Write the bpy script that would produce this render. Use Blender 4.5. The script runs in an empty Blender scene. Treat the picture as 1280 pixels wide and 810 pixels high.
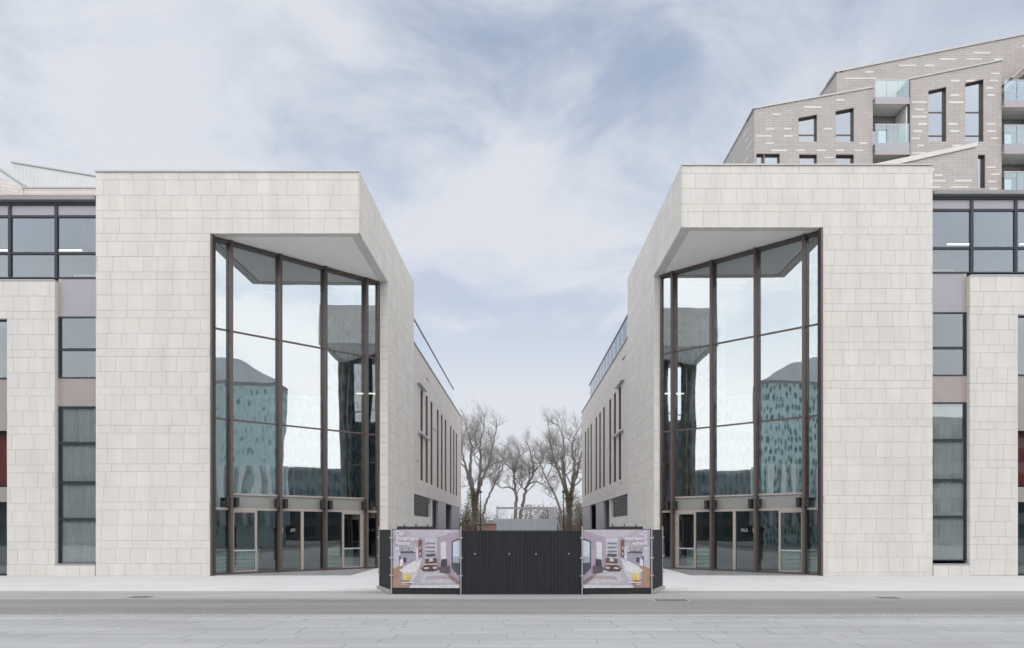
import bpy, math, random
from mathutils import Vector
from mathutils.geometry import tessellate_polygon
R = math.radians
scn = bpy.context.scene
col = scn.collection

# ------------------------------------------------------------------ camera, world, sun, exposure
F = 963.0                     # focal length in photo pixels
cam_d = bpy.data.cameras.new('camera'); cam = bpy.data.objects.new('camera', cam_d); col.objects.link(cam)
cam.location = (0, 0, 2.0); cam.rotation_euler = (R(90), 0, 0)
cam_d.lens = F/1280*36; cam_d.sensor_width = 36; cam_d.sensor_fit = 'HORIZONTAL'
cam_d.shift_x = -10/1280; cam_d.shift_y = 257/1280
cam_d.clip_start = .1; cam_d.clip_end = 3000
scn.camera = cam

w = bpy.data.worlds.new('World'); scn.world = w; w.use_nodes = True
nt = w.node_tree; N = nt.nodes; Lk = nt.links
for n in list(N): N.remove(n)
def wn(t, **k):
    n = N.new(t)
    for a, b in k.items(): setattr(n, a, b)
    return n
SUN_EL, SUN_AZ = 38, 180      # behind the photographer
out = wn('ShaderNodeOutputWorld'); bg = wn('ShaderNodeBackground'); bg.inputs[1].default_value = .1
Lk.new(bg.outputs[0], out.inputs[0])
sky = wn('ShaderNodeTexSky', sky_type='NISHITA'); sky.sun_disc = False
sky.sun_elevation = R(SUN_EL); sky.sun_rotation = R(180); sky.air_density = 1; sky.dust_density = 1.5
tc = wn('ShaderNodeTexCoord'); sep = wn('ShaderNodeSeparateXYZ'); Lk.new(tc.outputs['Generated'], sep.inputs[0])
def m(op, a, b=None, c=None, clamp=False):
    n = wn('ShaderNodeMath', operation=op); n.use_clamp = clamp
    for i, v in enumerate((a, b, c)):
        if v is None: continue
        if isinstance(v, (int, float)): n.inputs[i].default_value = v
        else: Lk.new(v, n.inputs[i])
    return n.outputs[0]
zc = m('ADD', m('MAXIMUM', sep.outputs[2], 0.0), .22)
px = m('DIVIDE', sep.outputs[0], zc); py = m('DIVIDE', sep.outputs[1], zc)
cmb = wn('ShaderNodeCombineXYZ'); Lk.new(px, cmb.inputs[0]); Lk.new(py, cmb.inputs[1]); cmb.inputs[2].default_value = 4.3
def noise(scale, detail, rough, dist, vec, off=0):
    mp = wn('ShaderNodeMapping'); mp.inputs[1].default_value = (off, off*1.7, 0); Lk.new(vec, mp.inputs[0])
    n = wn('ShaderNodeTexNoise'); Lk.new(mp.outputs[0], n.inputs['Vector'])
    n.inputs['Scale'].default_value = scale; n.inputs['Detail'].default_value = detail
    n.inputs['Roughness'].default_value = rough; n.inputs['Distortion'].default_value = dist
    return n.outputs[0]
n1 = noise(.95, 5, .5, .35, cmb.outputs[0], 12.4); n2 = noise(3.2, 9, .6, .5, cmb.outputs[0], 9.0)
dens = m('ADD', m('MULTIPLY', n1, .66), m('MULTIPLY', n2, .46))
rmp = wn('ShaderNodeMapRange', interpolation_type='SMOOTHSTEP'); Lk.new(dens, rmp.inputs[0])
rmp.inputs[1].default_value = .40; rmp.inputs[2].default_value = .68; rmp.inputs[3].default_value = .52; rmp.inputs[4].default_value = .97
lowf = m('SUBTRACT', 1.0, m('MULTIPLY', m('MAXIMUM', sep.outputs[2], 0.0), 2.1), clamp=True)      # cloud thickens to the horizon
cf = m('MAXIMUM', rmp.outputs[0], m('MULTIPLY', lowf, 1.6, clamp=True))
cl = wn('ShaderNodeMix', data_type='RGBA'); 
cmr = wn('ShaderNodeMapRange', interpolation_type='SMOOTHSTEP'); Lk.new(dens, cmr.inputs[0]); cmr.inputs[1].default_value = .44; cmr.inputs[2].default_value = .66
Lk.new(m('MAXIMUM', cmr.outputs[0], m('MULTIPLY', lowf, 1.5, clamp=True)), cl.inputs[0])
cl.inputs[6].default_value = (4.1, 4.75, 5.7, 1); cl.inputs[7].default_value = (5.75, 6.0, 6.5, 1)
mx = wn('ShaderNodeMix', data_type='RGBA'); Lk.new(cf, mx.inputs[0]); Lk.new(sky.outputs[0], mx.inputs[6]); Lk.new(cl.outputs[2], mx.inputs[7])
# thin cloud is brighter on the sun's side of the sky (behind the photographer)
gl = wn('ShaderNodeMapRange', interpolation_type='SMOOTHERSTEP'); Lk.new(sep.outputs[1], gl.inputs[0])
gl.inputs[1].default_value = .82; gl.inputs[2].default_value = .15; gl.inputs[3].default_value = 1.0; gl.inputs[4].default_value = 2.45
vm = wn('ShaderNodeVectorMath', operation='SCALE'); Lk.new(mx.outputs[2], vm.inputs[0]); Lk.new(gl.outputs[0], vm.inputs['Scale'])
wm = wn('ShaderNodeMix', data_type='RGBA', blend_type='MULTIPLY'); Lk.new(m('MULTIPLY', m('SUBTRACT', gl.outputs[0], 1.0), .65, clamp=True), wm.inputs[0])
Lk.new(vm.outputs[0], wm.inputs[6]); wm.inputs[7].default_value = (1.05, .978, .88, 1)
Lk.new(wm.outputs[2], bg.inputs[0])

sd = bpy.data.lights.new('sun', 'SUN'); sd.energy = .5; sd.angle = R(14); sd.color = (1, .955, .90)
so = bpy.data.objects.new('sun', sd); col.objects.link(so); so.location = (0, -40, 60)
so.rotation_euler = (R(90-SUN_EL), 0, R(0)); so['kind'] = 'structure'
scn.view_settings.view_transform = 'Standard'; scn.view_settings.look = 'None'
scn.view_settings.gamma = 1; scn.view_settings.exposure = 0.36
scn.cycles.max_bounces = 10; scn.cycles.transparent_max_bounces = 16
rnd = random.Random(11)

# ------------------------------------------------------------------ materials
def newmat(name):
    mt = bpy.data.materials.new(name); mt.use_nodes = True
    return mt, mt.node_tree.nodes, mt.node_tree.links, mt.node_tree.nodes['Principled BSDF']
def mat(name, c, rough=.7, metal=0, nscale=6, namt=.12, bump=0, bscale=30, vary=0, vec='Object', stretch=(1,1,1), spec=None):
    """noise-toned surface; vary = lightness spread between pieces"""
    mt, nn, ll, b = newmat(name)
    b.inputs['Roughness'].default_value = rough; b.inputs['Metallic'].default_value = metal
    if spec is not None: b.inputs['Specular IOR Level'].default_value = spec
    t = nn.new('ShaderNodeTexCoord'); mp = nn.new('ShaderNodeMapping'); mp.inputs['Scale'].default_value = stretch
    oi = nn.new('ShaderNodeObjectInfo'); ge = nn.new('ShaderNodeNewGeometry')
    if vec == 'World': ll.new(ge.outputs['Position'], mp.inputs[0])
    else: ll.new(t.outputs[vec], mp.inputs[0])
    ns = nn.new('ShaderNodeTexNoise'); ns.inputs['Scale'].default_value = nscale; ns.inputs['Detail'].default_value = 6
    ns.inputs['Roughness'].default_value = .62
    ll.new(mp.outputs[0], ns.inputs['Vector'])
    r1 = nn.new('ShaderNodeMapRange'); ll.new(ns.outputs[0], r1.inputs[0])
    r1.inputs[1].default_value = .25; r1.inputs[2].default_value = .75
    r1.inputs[3].default_value = 1-namt; r1.inputs[4].default_value = 1+namt
    fac = r1.outputs[0]
    hsv = nn.new('ShaderNodeHueSaturation'); hsv.inputs['Color'].default_value = (*c, 1)
    if vary:
        ad = nn.new('ShaderNodeMath'); ad.operation = 'ADD'; ll.new(oi.outputs['Random'], ad.inputs[0]); ll.new(ge.outputs['Random Per Island'], ad.inputs[1])
        fr = nn.new('ShaderNodeMath'); fr.operation = 'FRACT'; ll.new(ad.outputs[0], fr.inputs[0])
        r2 = nn.new('ShaderNodeMapRange'); ll.new(fr.outputs[0], r2.inputs[0]); r2.inputs[3].default_value = 1-vary; r2.inputs[4].default_value = 1+vary
        mu = nn.new('ShaderNodeMath'); mu.operation = 'MULTIPLY'; ll.new(fac, mu.inputs[0]); ll.new(r2.outputs[0], mu.inputs[1]); fac = mu.outputs[0]
        r3 = nn.new('ShaderNodeMath'); r3.operation = 'MULTIPLY'; ll.new(fr.outputs[0], r3.inputs[0]); r3.inputs[1].default_value = 7.31
        r4 = nn.new('ShaderNodeMath'); r4.operation = 'FRACT'; ll.new(r3.outputs[0], r4.inputs[0])
        r5 = nn.new('ShaderNodeMapRange'); ll.new(r4.outputs[0], r5.inputs[0]); r5.inputs[3].default_value = .72; r5.inputs[4].default_value = 1.28
        ll.new(r5.outputs[0], hsv.inputs['Saturation'])
    if 'limestone' in name:
        m3 = nn.new('ShaderNodeMapping'); m3.inputs['Scale'].default_value = (1, 1, .10); ll.new(ge.outputs['Position'], m3.inputs[0])
        n3 = nn.new('ShaderNodeTexNoise'); n3.inputs['Scale'].default_value = 1.6; n3.inputs['Detail'].default_value = 4; ll.new(m3.outputs[0], n3.inputs['Vector'])
        q3 = nn.new('ShaderNodeMapRange'); ll.new(n3.outputs[0], q3.inputs[0]); q3.inputs[1].default_value = .3; q3.inputs[2].default_value = .75; q3.inputs[3].default_value = 1.03; q3.inputs[4].default_value = .93
        u3 = nn.new('ShaderNodeMath'); u3.operation = 'MULTIPLY'; ll.new(fac, u3.inputs[0]); ll.new(q3.outputs[0], u3.inputs[1]); fac = u3.outputs[0]
    ll.new(fac, hsv.inputs['Value']); ll.new(hsv.outputs[0], b.inputs['Base Color'])
    if bump:
        n2 = nn.new('ShaderNodeTexNoise'); n2.inputs['Scale'].default_value = bscale; n2.inputs['Detail'].default_value = 5
        ll.new(mp.outputs[0], n2.inputs['Vector'])
        bp = nn.new('ShaderNodeBump'); bp.inputs['Strength'].default_value = bump; bp.inputs['Distance'].default_value = .02
        ll.new(n2.outputs[0], bp.inputs['Height']); ll.new(bp.outputs[0], b.inputs['Normal'])
    return mt
def glass(name, tint, refl, wob=0.0, wscale=.5, grad=None, rough=0.0, rtint=(.93,.96,1)):
    mt, nn, ll, b = newmat(name); nn.remove(b)
    o = [n for n in nn if n.type == 'OUTPUT_MATERIAL'][0]
    tr = nn.new('ShaderNodeBsdfTransparent'); tr.inputs[0].default_value = (*tint, 1)
    gs = nn.new('ShaderNodeBsdfGlossy'); gs.inputs['Roughness'].default_value = rough; gs.inputs['Color'].default_value = (*rtint, 1)
    fr = nn.new('ShaderNodeFresnel'); fr.inputs[0].default_value = 1.5
    mr = nn.new('ShaderNodeMapRange'); ll.new(fr.outputs[0], mr.inputs[0]); mr.inputs[3].default_value = refl; mr.inputs[4].default_value = 1
    mxs = nn.new('ShaderNodeMixShader'); ll.new(mr.outputs[0], mxs.inputs[0]); ll.new(tr.outputs[0], mxs.inputs[1]); ll.new(gs.outputs[0], mxs.inputs[2])
    ll.new(mxs.outputs[0], o.inputs[0])
    if wob:
        ge = nn.new('ShaderNodeNewGeometry'); oi = nn.new('ShaderNodeObjectInfo')
        mp = nn.new('ShaderNodeMapping'); mp.inputs['Scale'].default_value = (1, 1, .55)
        ll.new(ge.outputs['Position'], mp.inputs[0])
        sc = nn.new('ShaderNodeVectorMath'); sc.operation = 'SCALE'; sc.inputs[0].default_value = (37, 53, 71); ll.new(oi.outputs['Random'], sc.inputs['Scale'])
        av = nn.new('ShaderNodeVectorMath'); av.operation = 'ADD'; ll.new(mp.outputs[0], av.inputs[0]); ll.new(sc.outputs[0], av.inputs[1])
        ns = nn.new('ShaderNodeTexNoise'); ns.inputs['Scale'].default_value = wscale; ns.inputs['Detail'].default_value = 1.5
        ll.new(av.outputs[0], ns.inputs['Vector'])
        bp = nn.new('ShaderNodeBump'); bp.inputs['Strength'].default_value = 1; bp.inputs['Distance'].default_value = wob
        ll.new(ns.outputs[0], bp.inputs['Height']); ll.new(bp.outputs[0], gs.inputs['Normal'])
    return mt
def emis(name, c, s):
    mt, nn, ll, b = newmat(name); b.inputs['Emission Color'].default_value = (*c, 1); b.inputs['Emission Strength'].default_value = s
    return mt
def brickmat(name, c1, c2, mortar, bw, bh, ms):
    mt, nn, ll, b = newmat(name); b.inputs['Roughness'].default_value = .85
    uv = nn.new('ShaderNodeUVMap'); uv.uv_map = 'UVMap'
    bt = nn.new('ShaderNodeTexBrick'); bt.offset = .5
    bt.inputs['Color1'].default_value = (*c1, 1); bt.inputs['Color2'].default_value = (*c2, 1); bt.inputs['Mortar'].default_value = (*mortar, 1)
    bt.inputs['Scale'].default_value = 1; bt.inputs['Mortar Size'].default_value = ms; bt.inputs['Brick Width'].default_value = bw; bt.inputs['Row Height'].default_value = bh
    ll.new(uv.outputs[0], bt.inputs['Vector'])
    ns = nn.new('ShaderNodeTexNoise'); ns.inputs['Scale'].default_value = 1.4; ns.inputs['Detail'].default_value = 5; ll.new(uv.outputs[0], ns.inputs['Vector'])
    hs = nn.new('ShaderNodeHueSaturation'); ll.new(bt.outputs[0], hs.inputs['Color'])
    mr = nn.new('ShaderNodeMapRange'); ll.new(ns.outputs[0], mr.inputs[0]); mr.inputs[3].default_value = .86; mr.inputs[4].default_value = 1.14
    ll.new(mr.outputs[0], hs.inputs['Value']); ll.new(hs.outputs[0], b.inputs['Base Color'])
    bp = nn.new('ShaderNodeBump'); bp.inputs['Strength'].default_value = .4; bp.inputs['Distance'].default_value = .01; bp.invert = True
    ll.new(bt.outputs['Fac'], bp.inputs['Height']); ll.new(bp.outputs[0], b.inputs['Normal'])
    return mt
M = {}
M['stone'] = mat('pale_limestone', (.64, .618, .585), .8, 0, 1.1, .05, .25, 60, vary=.024, vec='World')
M['stone_end'] = mat('pale_limestone_return', (.64, .618, .585), .8, 0, 1.1, .05, .25, 60, vary=.03, vec='World')
M['joint'] = mat('joint_mortar', (.52, .50, .465), .9)
M['soffit'] = mat('white_render', (.86, .845, .82), .85, 0, .7, .03, vec='World')
M['bronze'] = mat('bronze_anodised', (.115, .093, .088), .42, .35, 3, .1, vec='World')
M['bronze_lt'] = mat('light_bronze_frame', (.40, .35, .31), .4, .3, 3, .06, vec='World')
M['darkmetal'] = mat('dark_blue_grey_frame', (.030, .040, .052), .4, .3, 3, .1)
M['greymetal'] = mat('grey_metal_panel', (.33, .325, .36), .4, .3, 1.2, .05, vec='World')
M['brownmetal'] = mat('brown_grey_metal_panel', (.36, .32, .31), .42, .3, 1.2, .05, vec='World')
M['coping'] = mat('zinc_coping', (.42, .42, .42), .45, .4, 2, .08, vec='World')
M['fascia'] = mat('weathered_fascia', (.26, .255, .26), .6, .2, 1.5, .22, vec='World', stretch=(.4, 1, 3))
M['black'] = mat('black_plastic', (.02, .02, .022), .5)
M['silver'] = mat('galvanised_steel', (.55, .56, .57), .38, .7, 12, .15)
M['hoard'] = mat('black_painted_sheet', (.013, .015, .020), .68, 0, 2.5, .35, .1, 30, vec='World', stretch=(1, 1, .25))
M['concrete'] = mat('concrete', (.36, .355, .35), .9, 0, 3, .15, .4, 40)
M['glass_f'] = glass('coated_glazing', (.90, .97, .97), .31, .018, .34)
M['glass_w'] = glass('office_glazing', (.93, .96, .97), .085, .004, .6, rtint=(.80,.86,.93))
M['glass_d'] = glass('door_glazing', (.88, .94, .94), .06, .004, .5)
M['glass_b'] = glass('balustrade_glass', (.86, .95, .94), .10)
M['glass_slit'] = glass('dark_slit_glass', (.25, .25, .27), .05)
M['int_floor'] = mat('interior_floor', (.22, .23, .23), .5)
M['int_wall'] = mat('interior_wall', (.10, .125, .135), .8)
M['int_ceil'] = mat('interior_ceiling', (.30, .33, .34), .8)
M['curtain'] = mat('grey_green_curtain', (.68, .68, .65), .9, 0, 2, .1)
M['green'] = mat('pale_green_laminate', (.60, .76, .66), .6)
M['brick'] = brickmat('taupe_brick', (.45, .42, .405), (.42, .39, .375), (.32, .30, .29), .62, .16, .014)
M['brickr'] = brickmat('warm_grey_brick', (.64, .60, .57), (.60, .56, .535), (.50, .465, .445), .46, .15, .014)
M['pale'] = mat('pale_glazed_brick', (.61, .59, .56), .5, 0, 2, .05, vary=.06)
M['pave'] = mat('pale_granite_pavement', (.56, .555, .545), .8, 0, .5, .08, .2, 60, vec='World')
M['gutter'] = mat('light_grey_asphalt', (.37, .365, .36), .85, 0, .9, .2, .3, 60, vec='World', stretch=(.12, 1, 1))
M['road'] = mat('worn_asphalt', (.235, .225, .215), .85, 0, .9, .22, .35, 90, vec='World', stretch=(.10, 1, 1))
nn = M['road'].node_tree.nodes; ll = M['road'].node_tree.links; hsvn = [n for n in nn if n.type == 'HUE_SAT'][0]
ge_ = nn.new('ShaderNodeNewGeometry'); sx = nn.new('ShaderNodeSeparateXYZ'); ll.new(ge_.outputs['Position'], sx.inputs[0])
mp_ = nn.new('ShaderNodeMapping'); mp_.inputs['Scale'].default_value = (.06, .9, 1); ll.new(ge_.outputs['Position'], mp_.inputs[0])
nz_ = nn.new('ShaderNodeTexNoise'); nz_.inputs['Scale'].default_value = 2; nz_.inputs['Detail'].default_value = 5; ll.new(mp_.outputs[0], nz_.inputs['Vector'])
ma_ = nn.new('ShaderNodeMath'); ma_.operation = 'MULTIPLY_ADD'; ma_.inputs[1].default_value = 1.6; ll.new(nz_.outputs[0], ma_.inputs[0]); ll.new(sx.outputs[1], ma_.inputs[2])
mr_ = nn.new('ShaderNodeMapRange'); mr_.interpolation_type = 'SMOOTHSTEP'; ll.new(ma_.outputs[0], mr_.inputs[0]); mr_.inputs[1].default_value = 22.5; mr_.inputs[2].default_value = 23.9
mc_ = nn.new('ShaderNodeMix'); mc_.data_type = 'RGBA'; ll.new(mr_.outputs[0], mc_.inputs[0]); mc_.inputs[6].default_value = (.215, .207, .20, 1); mc_.inputs[7].default_value = (.325, .32, .315, 1); ll.new(mc_.outputs[2], hsvn.inputs['Color'])
M['slab'] = mat('blue_grey_granite_slab', (.345, .346, .35), .72, 0, .7, .19, .3, 50, vary=.05, vec='World', stretch=(.14, 1, 1))
M['slabj'] = mat('paving_joint_sand', (.335, .335, .34), .95, 0, 3, .1, vec='World')
M['earth'] = mat('far_ground', (.20, .19, .16), .95, 0, .1, .25, vec='World')
M['bark'] = mat('grey_brown_bark', (.20, .18, .16), .95, 0, 2, .3, vec='World')
M['twig'] = mat('twig_bark', (.26, .24, .225), .95, 0, .6, .2, vec='World')
M['ivy'] = mat('olive_brown_foliage', (.21, .18, .11), .9, 0, .8, .4, vec='World', vary=.35)
M['brush'] = mat('winter_brush', (.22, .175, .15), .95, 0, .5, .3, vec='World', vary=.3)
M['ctn'] = mat('grey_blue_painted_steel', (.34, .38, .42), .6, .1, 1.5, .1, .1, 20, vec='World')
M['redbrick'] = brickmat('red_brick', (.30, .17, .13), (.26, .14, .11), (.3, .27, .25), .45, .15, .012)
M['shed'] = mat('pale_profiled_cladding', (.56, .58, .60), .55, .1, .6, .08, vec='World')
M['white'] = mat('white_paint', (.75, .75, .75), .6)
M['envwall'] = mat('street_render', (.30, .32, .33), .85, 0, .3, .12, vec='World')
M['envdark'] = mat('street_dark_brick', (.13, .13, .14), .85, 0, .3, .15, vec='World')
M['envglass'] = mat('street_window_glass', (.05, .06, .07), .12)
M['envfin'] = mat('street_white_fins', (.60, .63, .64), .6)
M['red'] = mat('red_display', (.35, .05, .04), .6, 0, 1.5, .6, vec='World')
M['yellow'] = mat('yellow_print', (.60, .48, .12), .6)
M['lamp'] = emis('lit_tube', (1, .93, .78), 1.6)

# ------------------------------------------------------------------ object helpers
WP = {}
def finish(o, parent, wloc):
    col.objects.link(o); WP[o.name] = wloc
    if parent is not None:
        o.parent = parent; o.location = wloc - WP[parent.name]
    else: o.location = wloc
    return o
def tag(o, label=None, cat=None, group=None, kind=None):
    if label: o['label'] = label
    if cat: o['category'] = cat
    if group: o['group'] = group
    if kind: o['kind'] = kind
    return o
def thing(name, label, cat, loc, group=None):
    o = bpy.data.objects.new(name, None); o.empty_display_size = .5
    finish(o, None, Vector(loc)); return tag(o, label, cat, group)
class Frame:
    """a vertical plane: u runs along it, z up, n points out of it"""
    def __init__(s, o, u, n): s.o = Vector(o); s.u = Vector(u).normalized(); s.n = Vector(n).normalized(); s.z = Vector((0, 0, 1))
    def p(s, u, z, d=0): return s.o + s.u*u + s.z*z + s.n*d
class MB:
    def __init__(s): s.v = []; s.f = []; s.uv = {}; s.c = {}
    def face(s, pts, uv=None, c=None):
        i = len(s.v); s.v += [Vector(p) for p in pts]; s.f.append(tuple(range(i, i+len(pts))))
        if uv: s.uv[len(s.f)-1] = uv
        if c: s.c[len(s.f)-1] = c
    def hexa(s, P):            # 8 points: bottom 0-3, top 4-7
        i = len(s.v); s.v += [Vector(p) for p in P]
        for q in ((0,3,2,1),(4,5,6,7),(0,1,5,4),(1,2,6,5),(2,3,7,6),(3,0,4,7)): s.f.append(tuple(i+k for k in q))
    def box(s, x0, y0, z0, x1, y1, z1):
        if x0 > x1: x0, x1 = x1, x0
        if y0 > y1: y0, y1 = y1, y0
        s.hexa([(x0,y0,z0),(x1,y0,z0),(x1,y1,z0),(x0,y1,z0),(x0,y0,z1),(x1,y0,z1),(x1,y1,z1),(x0,y1,z1)])
    def fbox(s, fr, u0, u1, z0, z1, d0, d1):
        P = [fr.p(u, z, d) for z in (z0, z1) for u, d in ((u0, d0), (u1, d0), (u1, d1), (u0, d1))]
        s.hexa(P)
    def tube(s, p, q, r0, r1=None, k=6):
        p = Vector(p); q = Vector(q); r1 = r0 if r1 is None else r1
        d = (q-p)
        if d.length < 1e-6: return
        d.normalize(); a = d.cross(Vector((0, 0, 1)) if abs(d.z) < .9 else Vector((1, 0, 0))).normalized(); b = d.cross(a)
        i = len(s.v)
        for c0, r in ((p, r0), (q, r1)):
            for j in range(k):
                t = 2*math.pi*j/k; s.v.append(c0 + a*(r*math.cos(t)) + b*(r*math.sin(t)))
        for j in range(k): s.f.append((i+j, i+(j+1) % k, i+k+(j+1) % k, i+k+j))
        if k > 4 or True:
            s.f.append(tuple(i+j for j in reversed(range(k)))); s.f.append(tuple(i+k+j for j in range(k)))
    def prism(s, fr, pts, d0, d1):
        n = len(pts); i = len(s.v)
        s.v += [fr.p(u, z, d0) for u, z in pts] + [fr.p(u, z, d1) for u, z in pts]
        s.f.append(tuple(range(i, i+n))); s.f.append(tuple(range(i+2*n-1, i+n-1, -1)))
        for k in range(n): s.f.append((i+k, i+(k+1) % n, i+n+(k+1) % n, i+n+k))
    def wall(s, fr, outer, holes, d0, d1):
        """wall with openings: outer/holes are lists of (u,z); outside face at d0, inside at d1"""
        loops = [outer]+holes; flat = [p for l in loops for p in l]
        tri = tessellate_polygon([[Vector((a, b, 0)) for a, b in l] for l in loops])
        for t in tri:
            q = [flat[k] for k in t]
            s.face([fr.p(a, b, d0) for a, b in q], uv=q)
            s.face([fr.p(a, b, d1) for a, b in reversed(q)], uv=list(reversed(q)))
        for l in loops:
            for k in range(len(l)):
                a, b = l[k], l[(k+1) % len(l)]
                dz = abs(d1-d0)
                s.face([fr.p(*a, d0), fr.p(*b, d0), fr.p(*b, d1), fr.p(*a, d1)], uv=[a, b, (b[0]+dz, b[1]), (a[0]+dz, a[1])])
    def build(s, name, mt, parent=None, origin=None, smooth=False, recalc=True, **tg):
        if origin is None:
            xs = [v.x for v in s.v]; ys = [v.y for v in s.v]; zs = [v.z for v in s.v]
            origin = Vector(((min(xs)+max(xs))/2, (min(ys)+max(ys))/2, min(zs)))
        me = bpy.data.meshes.new(name); me.from_pydata([v-origin for v in s.v], [], s.f)
        for x in (mt if isinstance(mt, list) else [mt]): me.materials.append(x)
        if s.uv:
            ul = me.uv_layers.new(name='UVMap')
            for p in me.polygons:
                q = s.uv.get(p.index)
                if q:
                    for li, uvc in zip(p.loop_indices, q): ul.data[li].uv = uvc
        if s.c:
            ca = me.color_attributes.new('print', 'FLOAT_COLOR', 'CORNER')
            for p in me.polygons:
                q = s.c.get(p.index, (.5, .5, .5))
                for li in p.loop_indices: ca.data[li].color = (q[0]*.86, q[1]*.86, q[2]*.86, 1)
        if smooth: me.polygons.foreach_set('use_smooth', [True]*len(me.polygons))
        me.update()
        o = bpy.data.objects.new(name, me); finish(o, parent, Vector(origin)); return tag(o, **tg)
def part(name, mt, parent, *boxes, fr=None, **tg):
    mb = MB()
    for b in boxes:
        if fr: mb.fbox(fr, *b)
        else: mb.box(*b)
    return mb.build(name, mt, parent, **tg)
_unit = {}
def unit_piece(mt):
    """chamfered unit block, x,z in 0..1 face, y 0 (front) .. 1 (back); shared by all alike pieces"""
    if mt.name in _unit: return _unit[mt.name]
    e = .006; fr = [(-.5+e, -.5+e), (.5-e, -.5+e), (.5-e, .5-e), (-.5+e, .5-e)]; bk = [(-.5, -.5), (.5, -.5), (.5, .5), (-.5, .5)]
    v = [(a, 0, b) for a, b in fr]+[(a, .35, b) for a, b in bk]+[(a, 1, b) for a, b in bk]
    f = [(0, 1, 2, 3)]+[(k, k+4, (k+1) % 4+4, (k+1) % 4) for k in range(4)]+[(k+4, k+8, (k+1) % 4+8, (k+1) % 4+4) for k in range(4)]+[(11, 10, 9, 8)]
    me = bpy.data.meshes.new('block_'+mt.name); me.from_pydata(v, [], f); me.materials.append(mt); me.update()
    _unit[mt.name] = me; return me
def piece(name, fr, u0, u1, z0, z1, d_front, thick, mt, parent):
    o = bpy.data.objects.new(name, unit_piece(mt))
    finish(o, parent, fr.p((u0+u1)/2, (z0+z1)/2, d_front))
    o.rotation_euler = (0, 0, math.atan2(fr.n.x, -fr.n.y)); o.scale = (abs(u1-u0), thick, z1-z0); return o
def sub(rects, h):
    res = []
    for a, b, c, d in rects:
        if h[0] >= b or h[1] <= a or h[2] >= d or h[3] <= c: res.append((a, b, c, d)); continue
        if h[0] > a: res.append((a, h[0], c, d))
        if h[1] < b: res.append((h[1], b, c, d))
        x0, x1 = max(a, h[0]), min(b, h[1])
        if h[2] > c: res.append((x0, x1, c, h[2]))
        if h[3] < d: res.append((x0, x1, h[3], d))
    return res
def courses(ztop, zbot, head=('t', 'T', 'T', 't', 'T', 't')):
    hs = {'t': .335, 'T': .66}; z = ztop; k = 0; seq = list(head); o = []
    while z > zbot+.02:
        c = seq[k] if k < len(seq) else ('T', 'T', 't')[(k-len(seq)) % 3]; k += 1
        z2 = max(z-hs[c], zbot); o.append((z2, z, c)); z = z2
    return o
def stones(fr, u0, u1, ztop, zbot, holes, parent, seed, maxn=290, head=('t', 'T', 'T', 't', 'T', 't'), J=.008, align=0, mt=None):
    r = random.Random(seed); cells = []; mt = mt or M['stone']
    for z0, z1, c in courses(ztop, zbot, head):
        u = u0 - r.uniform(.05, .6); first = True
        while u < u1:
            wd = .66+r.choice((0, 0, 0, 0, .01, -.01)) if c == 'T' else r.choice((.66, .66, .66, 1.0))
            if c == 'T' and r.random() < .02: wd = r.choice((.4, .95))
            a, b = max(u, u0), min(u+wd, u1)
            if b-a > .09: 
                rr = [(a, b, z0, z1)]
                for h in holes: rr = sub(rr, h)
                cells += [q for q in rr if q[1]-q[0] > .07 and q[3]-q[2] > .05]
            elif cells and b-a > .0 and b == u1:
                pass
            u += wd
    cells.sort(key=lambda q: -(q[1]-q[0])*(q[3]-q[2]))
    for q in cells[:maxn]:
        piece('stone', fr, q[0]+J/2, q[1]-J/2, q[2]+J/2, q[3]-J/2, r.uniform(.001, .006), .03, mt, parent)
    if len(cells) > maxn:
        mb = MB()
        for q in cells[maxn:]: mb.fbox(fr, q[0]+J/2, q[1]-J/2, q[2]+J/2, q[3]-J/2, r.uniform(.001, .006), -.026)
        mb.build('stone', mt, parent, kind='stuff')
def X(p, Y): return (p-650)*Y/F
def Z(p, Y): return 2+(662-p)*Y/F

# ------------------------------------------------------------------ ground
def sheet(name, x0, x1, y0, y1, z, mt, **k):
    mb = MB(); mb.face([(x0, y0, z), (x1, y0, z), (x1, y1, z), (x0, y1, z)]); return mb.build(name, mt, kind='structure', **k)
sheet('ground', -900, 900, -900, 1400, -.10, M['earth'])
mb = MB(); mb.box(-60, 25.2, -.09, 60, 105, 0); pavement = mb.build('pavement', M['pave'], kind='structure')
sheet('road', -90, 90, 18.25, 25.2, -.010, M['road'])
mb = MB(); mb.box(-90, -30, -.09, 90, 18.25, -.009); plaza = mb.build('plaza', M['slabj'], kind='structure')
# kerb stones along the pale pavement, flush
for k in range(64):
    o = bpy.data.objects.new('kerb_stone', unit_piece(M['pave'])); finish(o, pavement, Vector((-29+k*.92, 25.14, -.043))); o.scale = (.905, .14, .09)
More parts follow.
